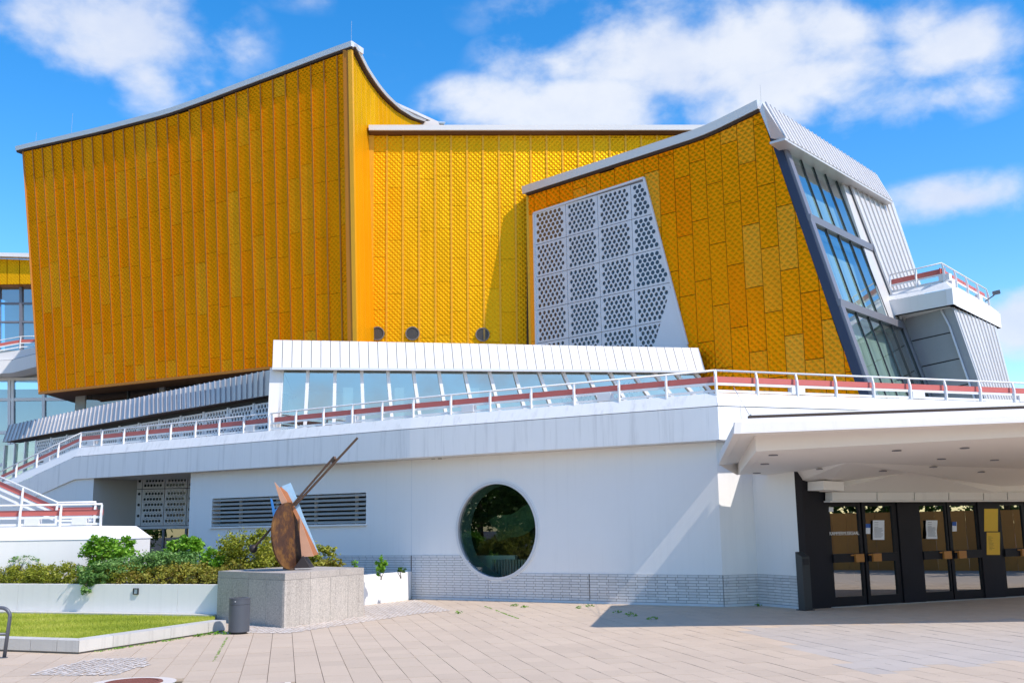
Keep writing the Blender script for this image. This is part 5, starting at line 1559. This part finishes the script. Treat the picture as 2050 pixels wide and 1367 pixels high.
# lettering on the glass
cu = bpy.data.curves.new('lettering', 'FONT'); cu.body = 'KAMMERMUSIKSAAL'; cu.size = .108; cu.extrude = .001; cu.space_character = .88
to = bpy.data.objects.new('tmp_lettering', cu); COL.objects.link(to)
bpy.context.view_layer.update()
me = bpy.data.meshes.new_from_object(to.evaluated_get(bpy.context.evaluated_depsgraph_get()))
COL.objects.unlink(to); bpy.data.objects.remove(to)
me.materials.clear(); me.materials.append(MATS['letter_white'])
wtxt = max(v.co.x for v in me.vertices); lo_ = dp(1660.5, 1071); wid = (dp(1720, 1071) - lo_).length
for v in me.vertices: v.co.x *= wid / wtxt
lt = bpy.data.objects.new('lettering', me); COL.objects.link(lt)
lt.matrix_world = Matrix.Translation(lo_ + Dn * .004) @ Matrix((Dd, V((0, 0, 1)), Dn)).transposed().to_4x4()
tag(lt, 'white KAMMERMUSIKSAAL lettering on the glass of the door', 'lettering')

# canopy
Cb = at_y(1469, 868, CAN_Y); Ct = at_y(1471, 845, CAN_Y + .02)
R_px = 2050
Rb = at_y(2050, 845, 17.4); Rt = at_y(2050, 819, 17.45)
Rb = Cb + (Rb - Cb) * 2.3; Rt = Ct + (Rt - Ct) * 2.3; Rt.z = Rb.z + (Ct.z - Cb.z) * 1.1
Lb = at_y(1439, 930, 22.9); Lt = at_y(1441, 905, 22.9)
ca = thing('entrance_canopy', 'wide white entrance canopy with recessed downlights', 'canopy', V((Cb.x, Cb.y, 0)))
fo_n = V((0, -1, 0)); 
obj('front_fascia', MB().prism([Cb, Rb, Rt, Ct], (0, .10, 0)), 'canopy_white', ca)
sd_ = (Lb - Cb).normalized(); s_n = V((-sd_.y, sd_.x, 0)).normalized()
if s_n.x > 0: s_n = -s_n
obj('side_fascia', MB().prism([Cb, Ct, Lt, Lb], -s_n * .12), 'canopy_white', ca)
E0 = at_y(1498, 837, 18.5); E1 = at_y(2050, 817.5, 18.35); E1 = E0 + (E1 - E0) * 2.3; E2 = Lt - s_n * .7 + V((0, 0, .12))
obj('roof_slope', MB().poly([Ct, Rt, E1, E0]), 'canopy_white', ca); obj('roof_slope', MB().poly([Ct, E0, E2, Lt]), 'canopy_white', ca)
bk = V((0, 7.5, 0)); 
obj('roof_rim', MB().beam(E0 + V((0, 0, .015)), E1 + V((0, 0, .015)), .10, .05), 'dark_soffit', ca)
obj('roof_rim_cap', MB().beam(E0 + V((.05, .03, .06)), E1 + V((0, .03, .06)), .14, .03), 'canopy_white', ca)
obj('roof', MB().poly([E0 + V((0, .02, -.01)), E1 + V((0, .02, -.01)), E1 + V((0, 8, -.2)), E2]), 'roof_grey', ca)
I0 = at_y(1528, 904, 18.65); I1 = at_y(2050, 875, 18.3); I1 = I0 + (I1 - I0) * 2.3
J0 = I0 - V((.16, .14, 0)); J1 = I1 - V((-.1, .14, 0))
I2 = at_y(1493, 950, 23.4); J2 = at_y(1478, 950, 23.4)
zl = V((0, 0, 1))
def lift(p, k): return V((p.x, p.y, k))
zlip0, zlip1, zlip2 = Cb.z + .05, Rb.z + .05, Lb.z + .05
A0 = lift(J0, zlip0); A1 = lift(J1, zlip1); A2 = lift(J2, zlip2)
obj('lip_soffit', MB().poly([Cb + zl * .02, Rb + zl * .02, A1, A0]), 'ceiling_white', ca)
obj('lip_soffit', MB().poly([Cb + zl * .02, A0, A2, Lb + zl * .02]), 'ceiling_white', ca)
obj('front_beam', MB().add([J0, J1, A1, A0, I0, I1], [(0, 1, 2, 3), (0, 4, 5, 1)]), 'ceiling_white', ca)
obj('side_beam', MB().add([J0, A0, A2, J2, I0, I2], [(0, 1, 2, 3), (0, 3, 5, 4)]), 'ceiling_white', ca)
obj('end_face', MB().poly([Lb, A2, J2, J2 - V((.02, 0, .01)), Lb - V((0, 0, .0))]), 'ceiling_white', ca)
c1_, c2_, c3_ = dp(1658, 968, .25), dp(1830, 943, .9), dp(2002, 973, .25)
w2p = V((W2e.x, W2e.y, 0)); cw_ = on_pl(1602, 961, W2e, n2_); cb_ = at_y(1556, 951.5, 23.6)
c4_ = c3_ + Dd * 9 + V((0, 0, .3))
u_ = V((0, 0, .012))
ceil_pts = [I0 + u_, I1 + u_, c4_, c3_, c2_, c1_, cw_ + V((.1, .3, 0)), cb_, I2 + u_]
cen = (I0 + I1 + c2_ + I2) / 4
cb_mb = MB(); k_ = len(ceil_pts)
cb_mb.add(ceil_pts + [c2_.lerp(I0, .5)], [(i, (i + 1) % k_, k_) for i in range(k_)])
obj('ceiling', cb_mb, 'ceiling_white', ca)
h1_, h2_ = dp(1640, 984, .25), dp(2010, 990, .25)
obj('ceiling_fold', MB().add([c1_, c2_, c3_, h2_, h1_], [(0, 1, 4), (1, 2, 3), (1, 3, 4)]), 'ceiling_white', ca)
obj('ceiling_fold', MB().add([c3_, c4_, c4_ - V((0, 0, .3)), h2_], [(0, 1, 2, 3)]), 'ceiling_white', ca)
blk = [dp(1617, 982, .06), dp(1657, 984, .06), dp(1657, 966, .06), dp(1617, 964, .06)]
obj('corner_block', MB().prism(blk, Dn * .5), 'ceiling_white', ca)
for k, (x0, x1) in enumerate(((1652, 1741), (1742, 1815), (1816, 1884), (1885, 1953), (1954, 2001), (2002, 2095))):
    p00, p10, p11, p01 = dp(x0, 996, .08), dp(x1 - 1, 996, .08), dp(x1 - 1, 981, .08), dp(x0, 981, .08)
    z0_, z1_ = ZD + .02, ZD + .20
    for p, z_ in ((p00, z0_), (p10, z0_), (p11, z1_), (p01, z1_)): p.z = z_
    obj('awning_cassette', MB().prism([p00, p10, p11, p01], Dn * .22), 'canopy_white', ca)
obj('awning_lip', MB().beam(dpt(dsv(1650), ZD + .0, .20), dpt(dsv(2095), ZD + .0, .20), .20, .03), 'coping_white', ca)
fc = c2_.lerp(I0, .5)
tris = [(ceil_pts[i], ceil_pts[(i + 1) % k_], fc) for i in range(k_)]
def ceil_hit(px, py):
    from mathutils.geometry import intersect_ray_tri
    d = ray(px, py)
    for (a, b_, c) in tris:
        h = intersect_ray_tri(a, b_, c, d, CAM, True)
        if h: 
            return h, V((0, 0, -1))
    return None, None
for (x, y) in ((1548, 910), (1531, 928), (1515, 946), (1642, 938), (1795, 901), (1767, 942), (1885, 918), (1868, 934), (1931, 896), (1991, 920), (1964, 944)):
    h, n = ceil_hit(x, y)
    if not h: continue
    ax = n.cross(V((0, 1, 0))).normalized(); ay = ax.cross(n)
    d_ = obj('downlight', MB().ring(h + n * .002, ax, ay, .055, .085, n * .016, 24), 'frame_grey', ca)
    obj('lens', MB().disc(h + n * .006, ax, ay, .058, 20), 'lamp_glass', d_)
# stay wires on the canopy corner
wr = MB(); p = at_y(1469, 775, T.y - .1)
wr.tube([p, at_y(1502, 834, 18.6)], .006, 5); wr.tube([p, at_y(1481, 800, T.y - .3), at_y(1484, 838, 19.5)], .005, 5)
obj('stay_wire', wr, 'rod_metal', label='thin stay wires from the terrace railing to the canopy', cat='wire')

# ash column by the black post
ap = at_z(1613, 1221, 0); at_ = thing('ash_column', 'slim dark grey ash column standing at the black post', 'ash bin', ap)
d1, d2 = Dd, -Dn
w_ = .10; hgt = 1.10
base = [ap - d1 * w_ - d2 * w_, ap + d1 * w_ - d2 * w_, ap + d1 * w_ + d2 * w_, ap - d1 * w_ + d2 * w_]
mb = MB(); tp = [p + V((0, 0, hgt)) for p in base[:2]] + [p + V((0, 0, hgt + .10)) for p in base[2:]]
mb.add([p + V((0, 0, .02)) for p in base] + tp, [(0, 1, 5, 4), (1, 2, 6, 5), (2, 3, 7, 6), (3, 0, 4, 7), (4, 5, 6, 7), (3, 2, 1, 0)])
obj('body', mb, 'ash_grey', at_)
obj('foot', MB().prism([ap + (p - ap) * 1.35 for p in base], (0, 0, .02)), 'bin_black', at_)
obj('opening', MB().prism([ap - d1 * .07 - d2 * .102 + V((0, 0, .93)), ap + d1 * .07 - d2 * .102 + V((0, 0, .93)), ap + d1 * .07 - d2 * .102 + V((0, 0, 1.06)), ap - d1 * .07 - d2 * .102 + V((0, 0, 1.06))], -d2 * .012), 'bin_black', at_)

# ================================================================== PLANTER, LAWN, PEDESTAL
PWd = (PW1 - PW0).normalized(); PWn = V((PWd.y, -PWd.x, 0))
if PWn.y > 0: PWn = -PWn
ZP = on_pl(200, 1169, PW0, PWn).z
pln = thing('planter', 'low white planter wall holding hedge and shrubs', 'planter', V((PW1.x, PW1.y, 0)))
sj = [0] + [(on_pl(x, 1200, PW0, PWn) - PW0).dot(PWd) for x in (35, 355)] + [(PW1 - PW0).length]
for s0, s1 in zip(sj, sj[1:]):
    a, c = PW0 + PWd * (s0 + .004), PW0 + PWd * (s1 - .004)
    obj('wall_segment', MB().prism([a, c, c + V((0, 0, ZP)), a + V((0, 0, ZP))], -PWn * .22), 'planter_white', pln)
obj('wall_return', MB().prism([PW1 - PWn * .22, PedL - PWn * .1 + V((.05, 0, 0)), PedL - PWn * .1 + V((.05, 0, ZP + .04)), PW1 - PWn * .22 + V((0, 0, ZP))], (-.1, .35, 0)), 'white_paint', pln)
Qd = (Q1 - Q0).normalized(); Qn = V((Qd.y, -Qd.x, 0)); ZQ = on_pl(729, 1151, Q0, Qn).z
obj('wall_segment', MB().prism([Q0 - Qd * .4, Q1, Q1 + V((0, 0, ZQ)), Q0 - Qd * .4 + V((0, 0, ZQ))], -Qn * .24), 'white_paint', pln)
obj('wall_end', MB().prism([Q1 + Qd * .002, Q1 + Qd * .002 - Qn * .24, Q1 + Qd * .002 - Qn * .24 + V((0, 0, ZQ - .002)), Q1 + Qd * .002 + V((0, 0, ZQ - .002))], W1a - Q1 + W1n * .03), 'white_paint', pln)
zs_ = V((0, 0, ZP - .10))
obj('soil', MB().poly([PW0 - PWn * .1 + zs_, PW1 - PWn * .1 + zs_, PedB + zs_, Q0 - Qn * .1 + zs_, Q1 - Qn * .1 + zs_, w1(-.3, 0) + zs_, w1(S_L, 0) + zs_, scr_l + zs_, pier_c + zs_, pier_c + V((-12, 2, 0)) + zs_]), 'soil', pln)
# square wall light on the planter
p = on_pl(273, 1183, PW0, PWn); wl = thing('wall_light', 'small square black framed light in the planter wall', 'light', p - V((0, 0, .07)))
b = MB()
for a, c, e, f in ((-.065, -.065, .065, -.05), (-.065, .05, .065, .065), (-.065, -.05, -.05, .05), (.05, -.05, .065, .05)):
    b.prism([p + PWd * a + V((0, 0, c)) + PWn * .002, p + PWd * e + V((0, 0, c)) + PWn * .002, p + PWd * e + V((0, 0, f)) + PWn * .002, p + PWd * a + V((0, 0, f)) + PWn * .002], PWn * .03)
obj('frame', b, 'bin_black', wl)
obj('lens', MB().prism([p + PWd * a + V((0, 0, c)) + PWn * .001 for a, c in ((-.05, -.05), (.05, -.05), (.05, .05), (-.05, .05))], PWn * .012), 'lamp_glass', wl)

# lawn bed with kerb stones
KH = .20; KW = .30
lawn = thing('lawn_bed', 'lawn bed edged with pale limestone kerb stones', 'lawn bed', V((K1.x, K1.y, 0)))
d01 = (K1 - K0).normalized(); d12 = (K2 - K1).normalized()
n01 = V((-d01.y, d01.x, 0)); n12 = V((-d12.y, d12.x, 0))
ki = corner(-n01, -n12, KW)
k1i = K1 + ki; k0i = K0 + n01 * KW; k2i = K2 + n12 * KW
up_ = V((0, 0, KH)); dn = V((0, 0, .03))
fr = [0, .33, .62, .83, 1.0]
for f0, f1_ in zip(fr, fr[1:]):
    a, c = K0.lerp(K1, f0) , K0.lerp(K1, f1_); ai, ci_ = k0i.lerp(k1i, f0), k0i.lerp(k1i, f1_)
    g_ = d01 * .003
    obj('kerb_stone', MB().prism([a + g_ + dn, c - g_ + dn, ci_ - g_ + dn, ai + g_ + dn], up_ - dn), 'limestone', lawn)
fr = [0, .20, .58, .86, 1.0]
for f0, f1_ in zip(fr, fr[1:]):
    a, c = K1.lerp(K2, f0), K1.lerp(K2, f1_); ai, ci_ = k1i.lerp(k2i, f0), k1i.lerp(k2i, f1_); g_ = d12 * .003
    obj('kerb_stone', MB().prism([a + g_ + dn, c - g_ + dn, ci_ - g_ + dn, ai + g_ + dn], up_ - dn), 'limestone', lawn)
obj('kerb_foot', MB().prism([K0 + n01 * .03, K1 + ki * .1, K2 + n12 * .03, k2i, k1i, k0i], dn), 'joint_grey', lawn)
bw0, bw1 = PW0 + PWn * .28, PW1 + PWn * .28
fr = [0, .3, .62, 1.0]
for f0, f1_ in zip(fr, fr[1:]):
    obj('kerb_stone', MB().prism([bw0.lerp(bw1, f0) + PWd * .003, bw0.lerp(bw1, f1_) - PWd * .003, PW0.lerp(PW1, f1_) - PWd * .003 + PWn * .005, PW0.lerp(PW1, f0) + PWd * .003 + PWn * .005], (0, 0, .13)), 'limestone', lawn)
zg = .085
lp = [k0i, k1i, k2i, PW1 + PWn * .2, PW0 + PWn * .2]
obj('soil', MB().poly([p + V((0, 0, zg)) for p in lp]), 'lawn_soil', lawn)
gb = MB(); gb.tone = []; lp2 = [(p.x, p.y) for p in lp]
xs_ = [p[0] for p in lp2]; ys_ = [p[1] for p in lp2]; cnt = 0
while cnt < 75000:
    x, y = rng.uniform(max(min(xs_), -12.0), max(xs_)), rng.uniform(min(ys_), max(ys_))
    if not inside((x, y), lp2): continue
    h_ = rng.uniform(.022, .05); a = rng.uniform(0, 6.28); w_ = rng.uniform(.003, .006)
    dx, dy = math.cos(a) * w_, math.sin(a) * w_; lx, ly = rng.gauss(0, .016), rng.gauss(0, .016)
    gb.add([(x - dx, y - dy, zg), (x + dx, y + dy, zg), (x + lx, y + ly, zg + h_)], [(0, 1, 2)])
    gb.tone.append(min(1, max(0, .5 + .22 * math.sin(x * 2.1 + y) + .2 * math.sin(y * 3.3 - x * 1.2) + rng.gauss(0, .2)))); cnt += 1
obj('grass', gb, 'grass_blade', lawn, kind='stuff')

# pedestal of granite slabs
ped = thing('pedestal', 'pale granite slab pedestal carrying the steel sculpture', 'pedestal', PedC)
ZPd = on_pl(568, 1147, PedC, V((0, -1, 0))).z
zcap = .13
def face_panels(a, c, fr, nn):
    for f0, f1_ in zip(fr, fr[1:]):
        p, q = a.lerp(c, f0), a.lerp(c, f1_); g_ = (c - a).normalized() * .004
        obj('slab', MB().prism([p + g_, q - g_, q - g_ + V((0, 0, ZPd - zcap - .004)), p + g_ + V((0, 0, ZPd - zcap - .004))], -nn * .05), 'granite', ped)
dl1 = (PedC - PedL).normalized(); nl1 = V((dl1.y, -dl1.x, 0)); dr1 = (PedR - PedC).normalized(); nr1 = V((dr1.y, -dr1.x, 0))
face_panels(PedL, PedC, [0, .24, .48, .74, 1.0], nl1)
face_panels(PedC, PedR, [0, .30, .55, .78, 1.0], nr1)
face_panels(PedR, PedB, [0, .3, .6, 1.0], V((-dl1.y * -1, dl1.x * -1, 0)) * -1); face_panels(PedB, PedL, [0, .35, .7, 1.0], -nr1)
cc_ = (PedC + PedB) / 2
obj('core', MB().prism([p.lerp(cc_, .02) for p in (PedC, PedR, PedB, PedL)], (0, 0, ZPd - zcap - .01)), 'joint_grey', ped)
def q4(u, v): return PedC + (PedR - PedC) * u + (PedL - PedC) * v
for u0_, u1_ in ((0, .30), (.30, .67), (.67, 1.0)):
    for v0_, v1_ in ((0, .5), (.5, 1.0)):
        g_ = .0015
        obj('cap_stone', MB().prism([q4(u0_ + g_, v0_ + g_) + V((0, 0, ZPd - zcap)), q4(u1_ - g_, v0_ + g_) + V((0, 0, ZPd - zcap)), q4(u1_ - g_, v1_ - g_) + V((0, 0, ZPd - zcap)), q4(u0_ + g_, v1_ - g_) + V((0, 0, ZPd - zcap))], (0, 0, zcap)), 'granite_cap', ped)

# steel sculpture
sp0 = q4(.30, .42); SY = sp0.y
def sc(px, py, d=0.0): return at_y(px, py, SY + d)
scu = thing('sculpture', 'abstract steel sculpture with rusty disc, long rods and painted plates', 'sculpture', V((sp0.x, sp0.y, ZPd)))
dc_ = sc(577, 1072); R_ = (sc(577, 1005) - sc(577, 1139)).length / 2
axn = V((.40, -.52, .0)).normalized(); ax_h = V((-axn.y, axn.x, 0))
ax_h = V((.83, .56, 0)).normalized()
# the disc is seen obliquely: its plane turned about sixty degrees from the picture
phi = math.radians(72); ax_h = V((math.cos(phi), math.sin(phi), 0)); tilt = V((-.06, 0, 1)).normalized()
nrm = ax_h.cross(tilt).normalized()
obj('disc', MB().disc(dc_, ax_h, tilt, R_, 48, nrm * .035), 'rust_disc', scu)
obj('rod', MB().tube([sc(512, 1092, .12), sc(592, 1003, .12), sc(669, 914, .12)], .023, 8), 'rust_bar', scu)
obj('rod', MB().tube([sc(590, 1012, .10), sc(716, 876, .0)], .025, 8), 'rust_bar', scu)
obj('rod_clamp', MB().beam(sc(665, 924, .1), sc(671, 916, .02), .05, .07), 'rust_bar', scu)
obj('ball', MB().sphere(sc(507, 1098, .12), .088), 'steel_dark', scu, smooth=True)
obj('orange_plate', MB().prism([sc(x, y, .14) for x, y in ((562, 974), (575, 985), (613, 1060), (637, 1109), (627, 1112), (600, 1050), (580, 1010), (560, 975))], (0, .03, 0)), 'rust_orange', scu)
obj('pale_plate', MB().prism([sc(x, y, .10) for x, y in ((600, 1035), (612, 1070), (628, 1113), (604, 1114), (600, 1070))], (0, .03, 0)), 'rust_pale', scu)
obj('spike_plate', MB().prism([sc(x, y, .08) for x, y in ((549, 964), (561, 978), (575, 1004), (566, 1013), (560, 1000))], (0, .03, 0)), 'rust_pale', scu)
obj('orange_plate', MB().prism([sc(x, y, .11) for x, y in ((561, 976), (572, 984), (585, 1004), (573, 1008))], (0, .03, 0)), 'rust_orange', scu)
obj('blue_plate', MB().prism([sc(x, y, .18) for x, y in ((564, 973), (581, 966), (592, 992), (606, 1030), (637, 1106), (630, 1098), (600, 1040), (575, 992))], (0, .04, 0)), 'paint_pale_blue', scu)
obj('blue_fin', MB().prism([sc(x, y, .06) for x, y in ((541, 997), (545, 1001), (549, 1020), (563, 1013), (560, 1030), (548, 1042))], (0, .05, 0)), 'paint_blue', scu)
obj('foot_plate', MB().prism([sc(x, y, .02) for x, y in ((588, 1137), (606, 1112), (621, 1136))], (0, .45, 0)), 'steel_dark', scu)
obj('foot_pad', MB().prism([sc(566, 1139, -.05), sc(586, 1141, -.05), sc(586, 1137, -.05), sc(566, 1136, -.05)], (0, .2, 0)), 'rust_bar', scu)

# litter bin
bp_ = at_z(478, 1268, 0); bn_ = thing('litter_bin', 'dark grey round litter bin in front of the pedestal', 'litter bin', bp_)
rb_ = .185; hb_ = on_pl(478, 1196, bp_, V((0, -1, 0))).z
obj('foot', MB().disc(bp_, (1, 0, 0), (0, 1, 0), rb_ * .75, 24, (0, 0, .05)), 'bin_black', bn_)
obj('body', MB().tube([bp_ + V((0, 0, .04)), bp_ + V((0, 0, hb_ - .115))], rb_, 32), 'bin_grey', bn_, smooth=False)
obj('collar', MB().tube([bp_ + V((0, 0, hb_ - .11)), bp_ + V((0, 0, hb_ - .02))], rb_ * 1.01, 32), 'bin_grey', bn_)
obj('rim', MB().ring(bp_ + V((0, 0, hb_ - .02)), (1, 0, 0), (0, 1, 0), rb_ * .6, rb_ * 1.03, (0, 0, .022), 32), 'bin_grey', bn_)
obj('opening', MB().disc(bp_ + V((0, 0, hb_ - .017)), (1, 0, 0), (0, 1, 0), rb_ * .62, 24), 'bin_black', bn_)
obj('lock', MB().disc(bp_ + V((-.03, -rb_ * 1.01, hb_ - .055)), (1, 0, 0), (0, 0, 1), .012, 12, (0, -.008, 0)), 'rod_metal', bn_)
# bicycle stand at the left edge
s_b = at_z(7, 1316, 0); s_h = on_pl(12, 1213, s_b, V((0, -1, 0))).z
bs = thing('bicycle_stand', 'grey tubular bicycle stand beside the lawn', 'bicycle stand', s_b)
e_x = V((1, .0, 0)); pts = [s_b + V((0.01, 0, 0)), s_b + V((.055, 0, s_h - .16))]
for k in range(7):
    a = math.pi / 2 * k / 6; pts.append(s_b + V((.055 - .14 + .14 * math.cos(a), 0, s_h - .16 + .14 * math.sin(a))))
pts.append(s_b + V((-.5, 0, s_h - .02)))
for k in range(7):
    a = math.pi / 2 * (1 + k / 6); pts.append(s_b + V((-.5 + .14 * math.cos(a), 0, s_h - .16 + .14 * math.sin(a))))
pts.append(s_b + V((-.61, 0, 0)))
obj('hoop', MB().tube(pts, .027, 10), 'stand_grey', bs, smooth=True)
obj('cross_bar', MB().tube([s_b + V((.04, 0, s_h * .46)), s_b + V((-.63, 0, s_h * .46))], .022, 10), 'stand_grey', bs, smooth=True)
obj('base_plate', MB().disc(s_b, (1, 0, 0), (0, 1, 0), .06, 16, (0, 0, .008)), 'stand_grey', bs)

# ================================================================== PLANTING
rg = random.Random(11)
def wall_y(px): return on_pl(px, 1150, PW0, PWn).y
def shrub(name, label, px, py, Y, rx, rz, n, size, m, flat=.5, ry=None, cat='shrub', tw=8, parts=1):
    c = at_y(px, py, Y); base = V((c.x, c.y, ZP - .1))
    t_ = thing(name, label, cat, base)
    mb = MB(); mb.tone = []
    leaves(mb, c, (rx, ry or rx * .8, rz), n, size, rg, flat, shell=.55 if n > 500 else 1.2)
    if parts > 1:
        for _ in range(parts):
            o = V((rg.uniform(-.8, .8) * rx, rg.uniform(-.4, .4) * rx, rg.uniform(-.1, .8) * rz))
            leaves(mb, c + o, (rx * .35, rx * .3, rz * .45), n // (parts * 2), size, rg, flat)
    obj('foliage', mb, m, t_)
    obj('stems', twigs(base, (rx, rx * .7, c.z + rz * .6 - base.z), tw, rg, .010), 'bark', t_, kind='stuff')
    return t_
# clipped hedge along the wall
for (f0, f1_, m, lab, nn) in ((.0, .62, 'leaf_olive', 'low olive green hedge behind the planter wall, left run', 27000), (.60, 1.0, 'leaf_rust', 'low rusty green hedge behind the planter wall, next to the pedestal', 18000)):
    a, c = PW0.lerp(PW1, f0), PW0.lerp(PW1, f1_)
    t_ = thing('hedge', lab.replace(', left run', ' and beside the landing') if 'left' in lab else lab, 'hedge', V((c.x, c.y, ZP - .1)))
    mb = MB(); mb.tone = []
    L_len = (c - a).length; nseg = int(L_len / .35)
    for k in range(nseg):
        p = a.lerp(c, (k + .5) / nseg) - PWn * .62
        leaves(mb, p + V((0, 0, ZP + .12 + rg.uniform(-.02, .03))), (.30, .46, .26 + rg.uniform(-.03, .05)), nn // nseg, .027, rg, .6, shell=.35)
    obj('foliage', mb, m, t_)
    mb = MB()
    for k in range(nseg * 3):
        p = a.lerp(c, (k + .5) / (nseg * 3)) - PWn * rg.uniform(.35, .8) + V((0, 0, ZP - .1))
        mb.tube([p, p + V((rg.uniform(-.1, .1), rg.uniform(-.1, .1), .28))], .008, 5, .004)
    obj('stems', mb, 'bark', t_, kind='stuff')
shrub('shrub', 'bright green leafy shrub against the white landing wall', 216, 1106, wall_y(216) + 1.15, .58, .30, 2600, .048, 'leaf_bright', .5, parts=4)
shrub('shrub', 'sage green shrub spreading behind the hedge', 262, 1136, wall_y(262) + 0.95, .75, .22, 2600, .034, 'leaf_sage', .5, parts=4)
shrub('shrub', 'bushy sage green shrub below the dark tall panes', 345, 1127, wall_y(345) + 1.2, .75, .30, 3400, .034, 'leaf_sage', .5, parts=5)
shrub('shrub', 'bright green shrub with upright shoots before the dark panes', 368, 1100, wall_y(368) + 1.7, .42, .28, 1900, .05, 'leaf_bright', .5, parts=4)
shrub('shrub', 'fresh green shrub next to the olive bush', 428, 1124, wall_y(428) + 1.1, .30, .26, 1200, .042, 'leaf_bright', .5, parts=3)
shrub('shrub', 'olive yellow bush behind the sculpture ball', 490, 1108, wall_y(490) + 1.5, .62, .46, 4600, .034, 'leaf_olive', .55, parts=6)
shrub('shrub', 'olive yellow bush behind the disc', 560, 1118, 24.4, .6, .34, 3000, .034, 'leaf_olive', .55, parts=5)
shrub('shrub', 'low olive bush next to the foot of the painted plates', 632, 1118, 24.6, .42, .28, 2200, .034, 'leaf_olive', .55, parts=4)
shrub('shrub', 'upright bright green seedling on the white planter end', 762, 1133, 25.7, .15, .22, 420, .045, 'leaf_bright', .5, tw=3)
shrub('shrub', 'tiny dark green plant at the planter corner', 802, 1141, 26.2, .12, .07, 130, .035, 'leaf_tree', .5, tw=3)
shrub('shrub', 'small pale green sprig above the pedestal top', 711, 1128, 25.2, .08, .10, 90, .032, 'leaf_bright', .5, tw=3)
shrub('shrub', 'wispy seedling plants before the landing wall', 40, 1122, wall_y(40) + 0.95, .40, .12, 260, .032, 'leaf_sage', .4, tw=10)
for k, (px, py) in enumerate(((470, 1138), (530, 1139), (590, 1139), (650, 1139))):
    shrub('shrub', ['low rusty green shrub behind the pedestal, at its planter corner', 'low rusty green shrub behind the pedestal, under the rod ball', 'low rusty green shrub behind the pedestal, under the disc', 'low rusty green shrub behind the pedestal, past the painted plates'][k], px, py, 24.2, .42, .20, 1500, .032, 'leaf_rust', .6, parts=3)
# tuft hanging over the planter wall
hc = on_pl(180, 1158, PW0 + PWn * .06, PWn)
t_ = thing('trailing_plant', 'leafy green plant trailing over the planter wall', 'plant', V((hc.x, hc.y, ZP)))
mb = MB(); mb.tone = []
leaves(mb, hc + V((0, .25, .12)), (.36, .32, .24), 1400, .045, rg, .5); leaves(mb, hc + V((-.06, -.02, -.12)), (.14, .10, .18), 360, .04, rg, .5)
leaves(mb, hc + V((-.11, -.04, -.24)), (.05, .05, .10), 60, .035, rg, .5)
obj('foliage', mb, 'leaf_sage', t_)
obj('stem', MB().tube([hc + V((.1, .4, 0)), hc + V((0, .05, .12)), hc + V((-.1, -.05, -.25))], .010, 5, .004), 'bark', t_)

# ================================================================== what stands behind the camera (seen in the glass)
def tree(x, y, h, r, lab, seed, n=5200):
    g = random.Random(seed); base = V((x, y, -.08))
    t_ = thing('street_tree', lab, 'tree', base)
    tr = MB(); tr.tube([base, base + V((g.uniform(-.1, .1), 0, h * .28)), base + V((g.uniform(-.2, .2), g.uniform(-.2, .2), h * .6))], .17, 9, .07)
    for k in range(9):
        a = k * 2.4; s = base + V((0, 0, h * (.28 + .035 * k))); e = s + V((math.cos(a) * r * .75, math.sin(a) * r * .75, h * .22))
        tr.tube([s, s.lerp(e, .5) + V((0, 0, .15)), e], .06, 6, .02)
    obj('trunk', tr, 'bark', t_)
    mb = MB(); mb.tone = []
    for k in range(8):
        a = g.uniform(0, 6.28); rr = r * g.uniform(.1, .6)
        leaves(mb, base + V((math.cos(a) * rr, math.sin(a) * rr, h * g.uniform(.28, .82))), (r * .6, r * .6, r * .5), n // 8, .15, g, .6)
    obj('crown', mb, 'leaf_tree', t_)
    return t_
kinds = [tree(-19, 15.5, 7.5, 2.9, 'green street tree facing the round window', 1), tree(-24, 21, 8.5, 3.3, 'tall green tree beyond the lawn, mirrored in the low panes', 2)]
def tree_copy(src, x, y, rz, sc_, lab):
    r = src.copy(); COL.objects.link(r); r.location = (x, y, -.08); r.rotation_euler = (0, 0, rz); r.scale = (sc_,) * 3; r['label'] = lab
    for ch in src.children:
        c = ch.copy(); COL.objects.link(c); c.parent = r
for k, (x, y, rz, sc_, lab) in enumerate(((-20.5, 10.5, 1.1, 1.05, 'broad green tree across from the louvred window'), (-28, 14, 2.0, 1.2, 'large green tree behind the lawn trees'),
        (-24.5, 5.5, 3.0, 1.1, 'green tree behind the bicycle stand'), (-31, 22, .4, 1.25, 'dark green tree farthest beyond the lawn'), (-34, 7, 5.0, 1.3, 'big green tree behind the bicycle stand tree'),
        (29, 16.5, 4.1, 1.1, 'green street tree above the far end of the wooden hoarding'), (30, 10, .7, 1.15, 'green street tree above the middle of the wooden hoarding'),
        (28.5, 3.5, 2.5, 1.0, 'green street tree above the near end of the wooden hoarding'), (34, 20, 1.9, 1.3, 'tall green tree behind the hoarding, beyond its far end'), (35, 6, 3.6, 1.35, 'tall green tree behind the hoarding middle'), (33, -3, 5.2, 1.3, 'tall green tree behind the hoarding, past its near end'))):
    tree_copy(kinds[k % 2], x, y, rz, sc_, lab)
hb = thing('hoarding', 'orange brown wooden hoarding across the street', 'hoarding', (25, 8, -.1))
for k in range(70):
    p = V((29.5, 36, -.1)).lerp(V((22.5, -2, -.1)), k / 70); q = V((29.5, 36, -.1)).lerp(V((22.5, -2, -.1)), (k + .97) / 70)
    obj('board', MB().prism([p, q, q + V((0, 0, 2.3)), p + V((0, 0, 2.3))], (.04, 0, 0)), 'hoarding_wood', hb)
